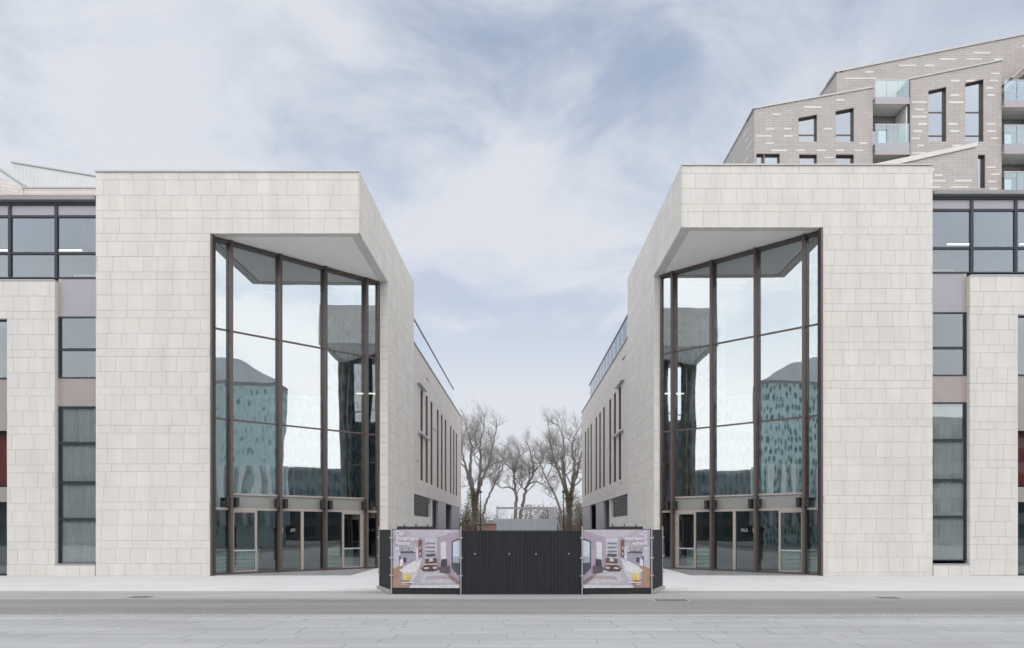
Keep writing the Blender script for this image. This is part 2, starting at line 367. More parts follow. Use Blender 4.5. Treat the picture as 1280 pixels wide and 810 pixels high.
# granite slabs of the plaza: rows of .6 m
fl = random.Random(5)
_sl = MB(); _sl.hexa([(-.5,-.5,-1),(.5,-.5,-1),(.5,.5,-1),(-.5,.5,-1),(-.497,-.49,0),(.497,-.49,0),(.497,.49,0),(-.497,.49,0)])
sme = bpy.data.meshes.new('slab'); sme.from_pydata([tuple(v) for v in _sl.v], [], _sl.f); sme.materials.append(M['slab'])
cells = []
y = 17.72
while y > 3.5:
    x = -26+fl.uniform(0, 1.2)
    dpt = fl.choice((.6, .6, .45))
    while x < 26:
        wd = fl.choice((.9, 1.4, 1.8, 2.1)); cells.append((x, x+wd, y-dpt, y)); x += wd
    y -= dpt
cells.sort(key=lambda c: (0 if (c[3] > 12.4 and abs((c[0]+c[1])/2) < 12.5) else 1, -c[3]))
rest = MB(); nsl = 0
for c in cells:
    lift = fl.uniform(-.0015, .0015)
    vis = c[3] > 12.4 and abs((c[0]+c[1])/2) < 12.5
    if vis and nsl < 296:
        o = bpy.data.objects.new('paving_slab', sme); finish(o, plaza, Vector(((c[0]+c[1])/2, (c[2]+c[3])/2, lift)))
        o.scale = (c[1]-c[0]-.008, c[3]-c[2]-.008, .04); nsl += 1
    else: rest.box(c[0]+.005, c[2]+.005, -.04, c[1]-.005, c[3]-.005, lift)
rest.build('paving_slab', M['slab'], plaza, kind='stuff')
# band of small setts along the road edge
st = MB()
for rI in range(4):
    for k in range(420):
        x = -25+k*.12+rI % 2*.06; yy = 17.76+rI*.118
        st.box(x+.004, yy+.004, -.04, x+.114, yy+.112, fl.uniform(-.004, .001))
st.build('sett_band', M['slab'], plaza, kind='stuff')
# inspection cover in the slabs
ic = thing('inspection_cover', 'flat rectangular inspection cover let into the paving at the right', 'manhole cover', (X(985, 15), 15.1, 0))
part('cover_frame', M['silver'], ic, (X(962, 15), 14.75, -.02, X(1012, 15), 15.45, .004))
part('cover_plate', M['slab'], ic, (X(962, 15)+.04, 14.79, -.01, X(1012, 15)-.04, 15.41, .0065))
for px_, py_, wd, lab in ((839, 750, 1.0, 'dark slotted gully grate in the road right of the hoarding'), (176, 746, .7, 'small iron cover in the road below the left pavilion'), (1110, 747, .7, 'small iron cover in the road below the right pavilion')):
    Yg = 1926/(py_-662.0); gx = X(px_, Yg)
    gg = thing('drain_cover', lab, 'drain cover', (gx, Yg, 0))
    part('cover_frame', M['concrete'], gg, (gx-wd/2, Yg-.3, -.02, gx+wd/2, Yg+.3, -.005))
    for k in range(5): part('bar', M['envdark'], gg, (gx-wd/2+.05, Yg-.26+k*.11, -.015, gx+wd/2-.05, Yg-.20+k*.11, -.001))
# stone block wall faces: pavement slabs between the buildings are one pale surface

# ------------------------------------------------------------------ PAVILIONS
def lerp(a, b, t): return a+(b-a)*t
D = 33.2
def curtain_frame(A, B, s):
    u = Vector((B[0]-A[0], B[1]-A[1], 0)); u.normalize()
    n = Vector((-s*1, -1, 0)); n = n-u*n.dot(u)
    return Frame((A[0], A[1], 0), u, n), (Vector(B)-Vector(A)).length
def hit(fr, off_px, s):
    """distance along the glass line of the mullion whose offset from the axis is off_px"""
    d = Vector((s*off_px/F, 1)); o = fr.o; u = fr.u
    # o + u t = d k
    det = u.x*(-d.y)-(-d.x)*u.y
    return ((-o.x)*(-d.y)-(-d.x)*(-o.y))/det

def pavilion(s, P):
    side = 'left' if s < 0 else 'right'
    out_x, op_x, cor_x = P['out'], P['open'], P['corner']
    top, opz = P['top'], P['opz']; B = P['B']; A = P['A']
    T = thing('stone_pavilion', P['label'], 'building', (s*(out_x+cor_x)/2, D, 0))
    slope = P['slope']
    xs = lambda Y: cor_x-slope*(Y-D)
    # frames: front facade and street side
    ff = Frame((0, D+.03, 0), (s, 0, 0), (0, -1, 0))
    sv = Vector((-s*slope, 1, 0)); sfn = Vector((-s, -slope, 0))
    sf = Frame((s*(cor_x-.03), D, 0), sv, sfn)
    YB = B[1]; EN = P['end']
    # structural walls behind the stones
    fw = MB(); fw.wall(ff, [(out_x, 0), (out_x, top-.06), (cor_x-.001, top-.06), (cor_x-.001, opz), (op_x, opz), (op_x, 0)], [], -.009, -.42)
    fwo = fw.build('facade_wall', M['joint'], T)
    stones(ff, cor_x, out_x, top-.06, 0, [(cor_x-1, op_x, -1, opz)], fwo, 40+s, 285)
    L = EN-D; jb = YB-D+.02
    sw = MB(); sw.wall(sf, [(.42, opz), (.42, top-.06), (L, top-.06), (L, 0), (jb, 0), (jb, opz)], [], -.009, -.42)
    swo = sw.build('side_wall', M['joint'], T)
    stones(sf, .0, L, top-.06, 0, [(-1, jb, -1, opz)], swo, 60+s, 0, J=.012, mt=M['stone_end'])
    # stone lining under the lintels and on the jamb face
    ul = MB(); r = random.Random(8)
    u = cor_x
    while u < op_x-.02:
        u2 = min(u+.66, op_x); ul.box(s*(u+.006), D+.01, opz-.03, s*(u2-.006), D+.42, opz-.001); u = u2
    y = D+.45
    while y < YB-.02:
        y2 = min(y+.66, YB); ul.hexa([(s*(xs(q)-.02-k), q, z) for z in (opz-.029, opz-.001) for q, k in ((y+.006, .0), (y2-.006, .0), (y2-.006, -.42), (y+.006, -.42))]); y = y2
    ul.build('lintel_lining', M['stone'], T)
    jf = Frame((s*(xs(YB)-.01), YB, 0), (s, 0, 0), (0, -1, 0))
    jo = MB(); jo.fbox(jf, .03, .42, 0, opz-.03, -.03, -.4); jo = jo.build('jamb', M['joint'], T)
    z = opz-.03; k = 0
    for z0, z1, c in courses(opz-.03, 0, ('T', 'T', 't')): piece('stone', jf, .0, .40, z0+.006, z1-.006, .0, .03, M['stone'], jo)
    # coping on the top edges
    cp = MB(); cp.box(s*(out_x+.02), D-.03, top-.06, s*(cor_x-.03), D+.5, top)
    cp.hexa([(s*x, yy, zz) for zz in (top-.06, top) for x, yy in ((cor_x-.03, D+.501), (xs(EN)-.03, EN+.02), (xs(EN)+.5, EN+.02), (cor_x+.5, D+.501))])
    cp.build('coping', M['coping'], T)
    # roof, soffit, outer and back walls, floor
    rf = MB(); rf.prism(Frame((0, 0, 0), (1, 0, 0), (0, 0, 1)), [], 0, 0) if False else None
    xa, xb, xc, xd = out_x-.35, 17.0, 9.6, cor_x+.45
    for nm_, za, zb_, mtl in (('roof', top-.5, top-.3, M['coping']), ('interior_ceiling', opz+.12, opz+.25, M['int_ceil'])):
        part(nm_, mtl, T, (s*xa, D+.5, za, s*xb, EN-.3, zb_), (s*xc, D+.5, za, s*xd, EN-.3, zb_), (s*xb, D+.5, za, s*xc, 38.2, zb_), (s*xb, 42.2, za, s*xc, EN-.3, zb_))
    part('added_rooflight', M['glass_b'], T, (s*xb, 38.2, top-.42, s*xc, 42.2, top-.40))  # unseen glazed opening, added so daylight reaches the dim drum inside
    nA, nB = Vector((A[0], A[1])), Vector((B[0], B[1]))
    sm = MB(); q = [(s*(cor_x+.40), D+.43), (s*(op_x), D+.43), (s*(op_x), D+.9), (B[0]*1.0+s*.6, B[1]+.3), (s*(xs(YB)+.39), B[1]+.3)]
    sm.hexa([(q[0][0], q[0][1], opz+.0), (q[2][0], q[2][1]-.47, opz+.0), (q[3][0], q[3][1], opz+.0), (q[4][0], q[4][1], opz+.0),
             (q[0][0], q[0][1], opz+.1), (q[2][0], q[2][1]-.47, opz+.1), (q[3][0], q[3][1], opz+.1), (q[4][0], q[4][1], opz+.1)])
    sm.build('soffit', M['soffit'], T)
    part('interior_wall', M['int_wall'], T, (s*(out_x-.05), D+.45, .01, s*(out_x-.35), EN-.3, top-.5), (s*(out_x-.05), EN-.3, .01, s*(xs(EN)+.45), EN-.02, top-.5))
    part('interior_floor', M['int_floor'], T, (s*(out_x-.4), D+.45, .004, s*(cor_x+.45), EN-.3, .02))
    # upper gallery inside: curved drum of patterned teal panels
    dm = MB(); cx, cy, rr = s*12.9, 47.6, 6.6; n = 40
    for k in range(n):
        a0, a1 = [math.pi*(1.0+1.0*(k+j)/n) for j in (0, 1)]
        p0 = (cx+4.8*math.cos(a0), cy+rr*math.sin(a0)); p1 = (cx+4.8*math.cos(a1), cy+rr*math.sin(a1))
        l0, l1 = a0*rr, a1*rr
        ht = 13.6 if s*p0[0] < 11.0 else 9.2
        dm.face([(p0[0], p0[1], 3.4), (p1[0], p1[1], 3.4), (p1[0], p1[1], ht), (p0[0], p0[1], ht)], uv=[(l0, 3.4), (l1, 3.4), (l1, ht), (l0, ht)])
    dm.build('patterned_drum', M['drum'], T)
    part('gallery_edge', M['soffit'], T, (s*15.6, 40.3, 3.2, s*9.4, 40.6, 3.5))
    # ---- glazed screen
    fr, W = curtain_frame(A, B, s)
    ts = [max(0, min(W, hit(fr, o, s))) for o in P['mull']]
    tz = opz-.02
    zb1, zb2, zb3, zb4 = P['zb']
    G = MB().build if False else None
    screen = part('glazing_frame', M['bronze'], T, (0, W, 0, .10, -.06, .10), (0, W, tz-.14, tz, -.06, .14), (0, .10, .1, tz-.14, -.06, .10), (W-.10, W, .1, tz-.14, -.06, .10), fr=fr)
    edges = [0]+ts+[W]
    for i, t in enumerate(ts):
        mo = part('mullion', M['bronze'], T, (t-.06, t+.06, 0, tz, -.05, .24), fr=fr)
        if True:
            for sg in (-1, 1):
                lm = MB(); c = t+sg*.075
                lm.fbox(fr, min(c, c+sg*.06), max(c, c+sg*.06), 3.10, 3.16, .15, .20)
                if sg*s > 0 or True:
                    a, b2 = c+sg*.06, c+sg*.21
                    lm.fbox(fr, min(a, b2), max(a, b2), 3.02, 3.40, .12, .34)
                    lm.fbox(fr, min(a, b2)-.01, max(a, b2)+.01, 3.38, 3.42, .10, .37)
                    lm.fbox(fr, min(a, b2)+.02, max(a, b2)-.02, 2.99, 3.02, .16, .30)
                lm.build('spotlight', M['black'], mo)
    for i in range(5):
        a, b2 = edges[i], edges[i+1]
        a += .10 if i == 0 else .075; b2 -= .10 if i == 4 else .075
        for zz in (zb3, zb4): part('transom', M['bronze'], screen, (a, b2, zz-.035, zz+.035, -.04, .05), fr=fr)
        part('transom', M['bronze_lt'], screen, (a, b2, zb1-.05, zb1+.05, -.04, .06), fr=fr)
        bays = [(zb1+.05, zb3-.035), (zb3+.035, zb4-.035), (zb4+.035, tz-.14)]
        if 0 < i < 4:
            part('transom', M['bronze_lt'], screen, (a, b2, zb2-.04, zb2+.04, -.04, .06), fr=fr)
            bays[0] = (zb2+.04, zb3-.035)
            part('spandrel_panel', M['spandrel'], screen, (a, b2, zb1+.05, zb2-.04, -.02, .0), fr=fr)
        for z0, z1 in bays: part('glass_pane', M['glass_f'], T, (a, b2, z0, z1, -.004, .004), fr=fr)
        zt = zb1-.05
        if i in (0, 4): part('glass_pane', M['glass_d'], T, (a, b2, .1, zt, -.004, .004), fr=fr); continue
        def door(u0, u1, bar, hinge):
            w_ = .10
            dr = part('door', M['bronze_lt'], T, (u0, u0+w_, .02, zt, -.03, .05), (u1-w_, u1, .02, zt, -.03, .05), (u0+w_, u1-w_, .02, .16, -.03, .05), (u0+w_, u1-w_, zt-.10, zt, -.03, .05), fr=fr)
            part('glass_pane', M['glass_d'], dr, (u0+w_, u1-w_, .16, zt-.10, -.004, .004), fr=fr)
            if bar: part('push_bar', M['silver'], dr, (u0+w_, u1-w_, 1.03, 1.09, .02, .06), fr=fr)
            hu = u1-.05 if hinge < 0 else u0+.05
            part('handle', M['silver'], dr, (hu-.02, hu+.02, .95, 1.25, .05, .10), fr=fr)
            for hz in (.3, 1.0, 1.7, 2.4):
                hx = u0+.01 if hinge < 0 else u1-.01
                part('hinge', M['silver'], dr, (hx-.02, hx+.02, hz, hz+.16, .05, .075), fr=fr)
        mid = (a+b2)/2
        if i == 1:
            door(a+.01, lerp(a, b2, .54), True, -1); part('glass_pane', M['glass_d'], T, (lerp(a, b2, .54)+.01, b2, .1, zt, -.004, .004), fr=fr)
        elif i == 2:
            part('door_stile', M['bronze_lt'], T, (mid-.07, mid+.07, .1, zt, -.03, .05), fr=fr)
            for q0, q1 in ((a, mid-.07), (mid+.07, b2)): part('glass_pane', M['glass_d'], T, (q0, q1, .1, zt, -.004, .004), fr=fr)
        else:
            door(lerp(a, b2, .42), b2-.12, True, 1); part('glass_pane', M['glass_d'], T, (a, lerp(a, b2, .42)-.01, .1, zt, -.004, .004), fr=fr)
            part('door_stile', M['bronze_lt'], T, (b2-.12, b2, .1, zt, -.03, .03), fr=fr)
    # edge trim between stone and glass
    part('edge_trim', M['bronze'], T, (s*(op_x-.002), D-.01, .0, s*(op_x-.09), D+.38, opz-.03))
    # things standing inside
    def ip(px_, Y): return s*px_*Y/F
    cnt = thing('reception_counter', 'pale green slatted counter inside the %s pavilion behind its outermost door' % side, 'counter', (ip(352, 35.9), 35.9, .02))
    for k in range(5): part('board', M['green'], cnt, (ip(380, 35.9), 35.7+k*.004, .06+k*.19, ip(330, 35.9), 35.74+k*.004, .23+k*.19))
    part('counter_top', M['green'], cnt, (ip(382, 35.9), 35.6, 1.02, ip(328, 35.9), 36.3, 1.08)); part('side_panel', M['green'], cnt, (ip(380, 35.9), 35.76, .02, ip(378, 35.9), 36.28, 1.02), (ip(332, 35.9), 35.76, .02, ip(330, 35.9), 36.28, 1.02))
    cb = thing('crate_stack', 'pale green slatted crate standing inside the %s pavilion behind its innermost door' % side, 'crate', (ip(226, 39.9), 39.9, .02))
    for k in range(5): part('board', M['green'], cb, (ip(240, 39.9), 39.7, .06+k*.2, ip(208, 39.9), 39.74, .23+k*.2))
    part('crate_body', M['int_wall'], cb, (ip(239, 39.9), 39.75, .02, ip(209, 39.9), 40.4, 1.0))
    for j, (o1, zz) in enumerate(((200, 9.3), (186, 9.3))):
        lt = thing('linear_light', 'lit linear ceiling light inside the %s pavilion, %s the passage' % (side, 'farther from' if j == 0 else 'nearer to'), 'light', (ip(o1, 41.5), 41.5, zz))
        part('tube', M['lamp'], lt, (ip(o1+5, 41.5), 41.45, zz, ip(o1-5, 41.5), 41.55, zz+.06))
        part('hanger', M['black'], lt, (ip(o1+4, 41.5), 41.49, zz+.06, ip(o1+3.7, 41.5), 41.51, opz+.12), (ip(o1-3.7, 41.5), 41.49, zz+.06, ip(o1-4, 41.5), 41.51, opz+.12))
    return T, fr, ts

# patterned teal drum: staggered upright lozenges
mt, nn, ll, b = newmat('patterned_teal_panels'); M['drum'] = mt; b.inputs['Roughness'].default_value = .6
uvn = nn.new('ShaderNodeUVMap'); uvn.uv_map = 'UVMap'; mp = nn.new('ShaderNodeMapping'); mp.inputs['Scale'].default_value = (2.6, 1.05, 1); ll.new(uvn.outputs[0], mp.inputs[0])
vo = nn.new('ShaderNodeTexVoronoi'); vo.voronoi_dimensions = '2D'; vo.inputs['Scale'].default_value = 1; vo.inputs['Randomness'].default_value = .55; ll.new(mp.outputs[0], vo.inputs['Vector'])
cr = nn.new('ShaderNodeValToRGB'); ll.new(vo.outputs['Distance'], cr.inputs[0])
e = cr.color_ramp.elements; e[0].position = .22; e[0].color = (.10, .17, .18, 1); e[1].position = .42; e[1].color = (.50, .70, .68, 1)
ll.new(cr.outputs[0], b.inputs['Base Color'])
mt2 = mt.copy(); mt2.name = 'patterned_teal_facade'; M['envpat'] = mt2
n2_ = mt2.node_tree.nodes; l2_ = mt2.node_tree.links; mpn = [n for n in n2_ if n.type == 'MAPPING'][0]; mpn.inputs['Scale'].default_value = (2.3, 2.3, .8)
g_ = n2_.new('ShaderNodeNewGeometry'); v_ = n2_.new('ShaderNodeVectorMath'); v_.operation = 'MULTIPLY'; v_.inputs[1].default_value = (1, 1, 1); l2_.new(g_.outputs['Position'], v_.inputs[0]); l2_.new(v_.outputs[0], mpn.inputs[0])
vv = [n for n in n2_ if n.type == 'TEX_VORONOI'][0]; vv.voronoi_dimensions = '3D'
cr2 = [n for n in n2_ if n.type == 'VALTORGB'][0]; cr2.color_ramp.elements[0].position = .24; cr2.color_ramp.elements[1].position = .44; cr2.color_ramp.elements[1].color = (.46, .58, .57, 1)
M['spandrel'] = mat('spandrel_grey', (.30, .30, .28), .15, .2, 2, .08, vec='World')

PL = dict(out=18.30, open=13.35, corner=6.96, top=17.48, opz=14.80, A=(-13.44, 33.66), B=(-7.34, 39.8), slope=.0165, end=48.5,
          mull=[363, 301.5, 245, 193.8], zb=(2.92, 3.58, 6.88, 10.82),
          label='pale limestone corner pavilion left of the passage, angled glass screen cut into its corner')
PR = dict(out=17.80, open=13.06, corner=7.00, top=17.76, opz=15.06, A=(13.15, 33.66), B=(7.25, 39.6), slope=.0130, end=48.5,
          mull=[357, 296.5, 241.5, 192.6], zb=(2.92, 3.62, 7.0, 11.0),
          label='pale limestone corner pavilion right of the passage, in front of the brick apartment block')
TL, frL, tsL = pavilion(-1, PL)
TR, frR, tsR = pavilion(1, PR)

# small reversed shop lettering stuck on the centre door glass
def text_mesh(name, txt, size, fr, u, z, d, mt, parent, mirror=False, extrude=.001, wid=1.0):
    cu = bpy.data.curves.new(name, 'FONT'); cu.body = txt; cu.size = size; cu.extrude = 0
    ob = bpy.data.objects.new(name, cu); me = bpy.data.meshes.new_from_object(ob)
    sg = -1 if mirror else 1
    base = fr.p(u, z, d); vs = [fr.u*(sg*v.co.x*wid)+fr.z*v.co.y for v in me.vertices]
    for v, c in zip(me.vertices, vs): v.co = c
    bpy.data.objects.remove(ob); bpy.data.curves.remove(cu)
    me.materials.clear(); me.materials.append(mt); o = bpy.data.objects.new(name, me)
    return finish(o, parent, base)
# ------------------------------------------------------------------ OFFICE WINGS
def curtain_mesh(x0, x1, z0, z1, Y, parent, seed):
    r = random.Random(seed); mb = MB(); x = x0; k = 0
    while x < x1:
        x2 = min(x+r.uniform(.045, .09), x1); ya, yb = (Y, Y+.07) if k % 2 else (Y+.07, Y)
        mb.face([(x, ya, z0), (x2, yb, z0), (x2, yb, z1), (x, ya, z1)]); x = x2; k += 1
    mb.build('curtain', M['curtain'], parent)
def office(s, P):
    side = 'left' if s < 0 else 'right'
    T = thing('office_wing', P['label'], 'building', (s*25, D, 0))
    o1 = P['strip1']; o0 = P['strip0']     # strip window between o0 (near axis) and o1
    p1 = P['pier1']                       # far edge of the pier
    FY = D+.30                             # glass line, set back
    ff = Frame((0, D+.03, 0), (s, 0, 0), (0, -1, 0)); OUT = 33
    pz = P['pz']; wz0, wz1 = Z(720, D)*0, P['w2z']
    fw = MB(); fw.wall(ff, [(o1, 0), (o1, pz-.06), (OUT, pz-.06), (OUT, 0), (p1+2.9, 0), (p1+2.9, wz1), (p1, wz1), (p1, 0)], [], -.009, -.45)
    fwo = fw.build('pier_wall', M['joint'], T)
    stones(ff, o1+.001, 25.5, pz-.06, 0, [(p1, p1+2.9, -1, wz1)], fwo, 70+s, 250, head=('T', 'T', 't'))
    pl = MB(); pl.fbox(ff, o1+.01, OUT, pz-.06, pz, .03, -.46); pl.build('coping', M['coping'], T)
    part('pier_wall', M['stone'], T, (s*(25.5), D, 0, s*OUT, D+.03, pz-.06))
    # pier return (reveal of the strip window)
    rt = Frame((s*o1, D+.03, 0), (0, 1, 0), (-s, 0, 0))
    for z0, z1, c in courses(pz-.06, 0, ('T', 'T', 't')): piece('stone', rt, .0, .28, z0+.006, z1-.006, .012, .012, M['stone'], fwo)
    # sill base below the strip window
    sb = part('sill_wall', M['joint'], T, (s*o0, D+.04, 0, s*o1, D+.34, .48))
    sfm = Frame((0, D+.035, 0), (s, 0, 0), (0, -1, 0))
    for a, b2, z0, z1 in ((o0+.01, o0+.66, 0, .45), (o0+.67, o0+1.2, 0, .45), (o0+1.21, o1-.01, 0, .45)): piece('stone', sfm, a, b2, z0, z1, .02, .03, M['stone'], sb)
    part('sill', M['coping'], T, (s*(o0+.005), D+.01, .485, s*(o1-.005), D+.36, .53))
    # strip window
    wf = Frame((0, FY, 0), (s, 0, 0), (0, -1, 0))
    zs = [Z(p, FY) for p in P['strip']]     # bottom-up: sill, transoms..., top of lower group, spandrel top ..., head
    kinds = ['glass', 'glass', 'glass', 'glass', 'brown', 'glass', 'glass', 'grey']
    for a, b2, kd in zip(zs[:-1], zs[1:], kinds):
        if kd == 'glass':
            wn_ = part('window', M['darkmetal'], T, (o0+.01, o0+.05, a, b2, -.02, .05), (o1-.10, o1-.01, a, b2, -.02, .05), (o0+.05, o1-.10, a, a+.05, -.02, .05), (o0+.05, o1-.10, b2-.06, b2, -.02, .05), fr=wf)
            part('glass_pane', M['glass_w'], wn_, (o0+.05, o1-.10, a+.05, b2-.06, -.002, .004), fr=wf)
            if b2 < 8: curtain_mesh(min(s*(o0+.05), s*(o1-.1)), max(s*(o0+.05), s*(o1-.1)), a+.05, b2-.06, FY+.07, wn_, int(a*10)+s)
        else:
            part('spandrel_panel', M['brownmetal' if kd == 'brown' else 'greymetal'], T, (o0+.01, o1-.01, a+.002, b2-.002, -.04, .02), fr=wf)
            part('spandrel_side', M['bronze_lt'], T, (o1-.16, o1-.012, a+.002, b2-.002, .021, .03), fr=wf)
    # ribbon glazing
    z0, z1, z2, z3 = [Z(p, FY) for p in P['rib']]      # bottom, transom, head transom, top
    vs = P['ribv']; ed = [o0]+vs+[OUT]
    for a, b2 in zip(ed[:-1], ed[1:]):
        zb = z0 if a < o1-.2 else max(z0, pz-.05)
        w1 = part('window', M['darkmetal'], T, (a+.0, a+.06, zb, z3, -.04, .08), (b2-.06, b2, zb, z3, -.04, .08), (a+.06, b2-.06, zb, zb+.06, -.04, .06), (a+.06, b2-.06, z1-.05, z1+.05, -.04, .06), (a+.06, b2-.06, z2-.05, z2+.05, -.04, .06), (a+.06, b2-.06, z3-.04, z3, -.04, .06), fr=wf)
        part('glass_pane', M['glass_w'], w1, (a+.06, b2-.06, zb+.06, z1-.05, -.004, .004), fr=wf)
        part('glass_pane', M['glass_w'], w1, (a+.06, b2-.06, z1+.05, z2-.05, -.004, .004), fr=wf)
        part('spandrel_panel', M['greymetal'], w1, (a+.06, b2-.06, z2+.05, z3-.04, -.02, .01), fr=wf)
    # rooms behind the glass, roof and fascia
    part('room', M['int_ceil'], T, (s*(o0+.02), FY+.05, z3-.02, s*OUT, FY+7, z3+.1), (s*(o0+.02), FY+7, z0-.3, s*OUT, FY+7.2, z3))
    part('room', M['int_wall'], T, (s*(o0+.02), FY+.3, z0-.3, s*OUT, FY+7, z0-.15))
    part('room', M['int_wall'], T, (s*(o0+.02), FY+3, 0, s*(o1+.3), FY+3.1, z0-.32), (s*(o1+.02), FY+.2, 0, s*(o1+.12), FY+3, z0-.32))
    part('fascia', M['fascia'], T, (s*(o0+.01), D-.02, z3+.101, s*OUT, FY+.4, z3+.101+P['fh']))
    part('roof', M['coping'], T, (s*(o0+.01), FY+.41, z3+.101, s*OUT, D+14, z3+.3))
    for j in range(3):
        xx = s*(o0+2.2+3.3*j); lt = thing('ceiling_light', P['lights'][j], 'light', (xx, FY+1.6, z2-.9))
        part('tube', M['lamp'], lt, (xx-.55, FY+1.55, z2-.9, xx+.55, FY+1.65, z2-.86)); part('hanger', M['black'], lt, (xx-.5, FY+1.59, z2-.86, xx-.48, FY+1.61, z3-.02), (xx+.48, FY+1.59, z2-.86, xx+.5, FY+1.61, z3-.02))
    dk = thing('desk', 'white desk inside the top floor %s office window beside the pavilion' % side, 'desk', (s*(o0+1.0), FY+1.2, z0-.15))
    part('desk_top', M['white'], dk, (s*(o0+.3), FY+.9, z0+.42, s*(o0+1.6), FY+1.5, z0+.47))
    part('leg', M['white'], dk, (s*(o0+.33), FY+.92, z0-.15, s*(o0+.38), FY+1.48, z0+.42)); part('leg', M['white'], dk, (s*(o0+1.52), FY+.92, z0-.15, s*(o0+1.57), FY+1.48, z0+.42))
    part('cabinet', M['white'], dk, (s*(o0+.35), FY+1.0, z0+.471, s*(o0+.65), FY+1.3, z0+.95))
    # second strip at the frame edge: shop front
    a, b2 = p1, p1+2.9; g = [0, 3.2, 3.85, 6.3, Z(P['w2b'], FY), wz1]
    part('glass_pane', M['glass_d'], T, (a+.06, b2-.06, .1, g[1], -.004, .004), fr=wf)
    part('spandrel_panel', M['brownmetal'], T, (a+.01, b2-.01, g[1], g[2], -.04, .03), fr=wf)
    part('glass_pane', M['glass_d'], T, (a+.06, b2-.06, g[2], g[3], -.004, .004), fr=wf)
    part('spandrel_panel', M['brownmetal'], T, (a+.01, b2-.01, g[3], g[4], -.04, .02), fr=wf)
    part('glass_pane', M['glass_w'], T, (a+.06, b2-.06, g[4]+.06, g[5]-.06, -.004, .004), fr=wf)
    part('window_frame', M['bronze_lt'], T, (a+.005, a+.06, 0, g[5], -.05, .06), (b2-.06, b2, 0, g[5], -.05, .06), fr=wf)
    part('window_frame', M['darkmetal'], T, (a+.06, b2-.06, g[5]-.06, g[5], -.05, .06), (a+.06, b2-.06, g[4], g[4]+.06, -.05, .06), (a+.06, b2-.06, 0, .1, -.05, .06), fr=wf)
    part('room', M['int_wall'], T, (s*(a-.1), FY+2, 0, s*(b2+.1), FY+2.1, wz1+.2), (s*(b2+.02), FY+.2, 0, s*(b2+.1), FY+2, wz1))
    rd = thing('shop_display', 'red printed display board behind the edge window of the %s office wing' % side, 'display board', (s*(a+.8), FY+.5, 3.9))
    part('panel', M['red'], rd, (s*(a+.08), FY+.5, 3.95, s*(b2-.1), FY+.54, 6.25)); part('rail', M['black'], rd, (s*(a+.08), FY+.48, 3.87, s*(b2-.1), FY+.56, 3.95))
    return T
cvp = lambda px_: abs(X(px_, D))
OL = office(-1, dict(strip0=18.32, strip1=abs(X(68, D)), pier1=abs(X(8, D)), pz=Z(349, D), w2z=Z(398, D), w2b=474,
    strip=[705, 649, 603, 554, 508, 473, 437, 396, 348.5], rib=[348.5, 317, 271, 256], ribv=[abs(X(71, 33.5)), abs(X(13, 33.5))+.0, abs(X(-45, 33.5))], fh=.20,
    lights=['lit tube light in the top floor left office window nearest the pavilion', 'lit tube light in the middle window of the top floor left office', 'lit tube light in the outermost window of the left office'],
    label='office wing at the left edge, ribbon glazing above stone pier and tall strip window'))
OR = office(1, dict(strip0=17.82, strip1=abs(X(1213, D)), pier1=abs(X(1273, D)), pz=Z(343, D), w2z=Z(393, D), w2b=470,
    strip=[701, 646, 600, 550, 503, 470, 435, 390.5, 342], rib=[342, 310.5, 263, 249], ribv=[X(1214, 33.5), X(1269, 33.5), X(1328, 33.5)], fh=.17,
    lights=['lit tube light in the top floor right office window nearest the pavilion', 'lit tube light in the middle window of the top floor right office', 'lit tube light in the outermost window of the right office'],
    label='office wing at the right edge, ribbon glazing below the apartment block, stone pier'))

# left roof terrace and sheds behind
tw = thing('terrace_parapet', 'low brick terrace parapet on the roof of the left office wing', 'wall', (-22, 35.5, 16))
Yt = 36.0; tf = Frame((0, Yt, 0), (1, 0, 0), (0, -1, 0))
mb = MB(); mb.wall(tf, [(X(30, Yt), Z(252, Yt)), (X(30, Yt), Z(235, Yt)), (X(122, Yt), Z(234, Yt)), (X(122, Yt), Z(252, Yt))], [], 0, -.3); mb.build('brick_wall', M['brickr'], tw)
part('coping', M['coping'], tw, (X(27, Yt), Yt-.04, Z(235.5, Yt), X(122, Yt), Yt+.34, Z(233.5, Yt)))
mb = MB(); mb.wall(Frame((0, 0, 0), (1, 0, 0), (0, -1, 0)), [(0, 0), (1, 0), (1, 1)], [], 0, 0) if False else None
ys = Frame((X(30, Yt), Yt, 0), (-.9, -.43, 0), (.43, -.9, 0)); 
mb.wall(ys, [(0, Z(252, Yt)), (0, Z(234.5, Yt)), (6, Z(226, Yt)), (6, Z(252, Yt))], [], -.02, -.3) if False else mb.wall(ys, [(0.02, Z(252, Yt)), (0.02, Z(234.8, Yt)), (3.2, Z(234.8, Yt)+1.1), (3.2, Z(252, Yt))], [], -.02, -.3)
mb.build('brick_wall', M['brickr'], tw)
Y5 = 52.0; s5 = Frame((0, Y5, 0), (1, 0, 0), (0, -1, 0))
sh = thing('roof_shed', 'pale profiled metal shed with slanting top behind the left terrace parapet', 'roof structure', (X(70, Y5), Y5, 0))
mb = MB(); x = 15; 
while x < 128:
    x2 = x+4.6; t0 = 203+(x-15)/103*17; t1 = 203+(x2-15)/103*17; dp = .0
    mb.prism(s5, [(X(x, Y5)+.006, 14), (X(x, Y5)+.006, Z(t0, Y5)), (X(x2, Y5)-.006, Z(t1, Y5)), (X(x2, Y5)-.006, 14)], .03, -.1); x = x2; mb.prism(s5, [(X(x, Y5)-.03, 14), (X(x, Y5)-.03, Z(t1, Y5)), (X(x, Y5)+.03, Z(t1, Y5)), (X(x, Y5)+.03, 14)], .042, -.1)
mb.build('cladding', M['shed'], sh, kind='stuff')
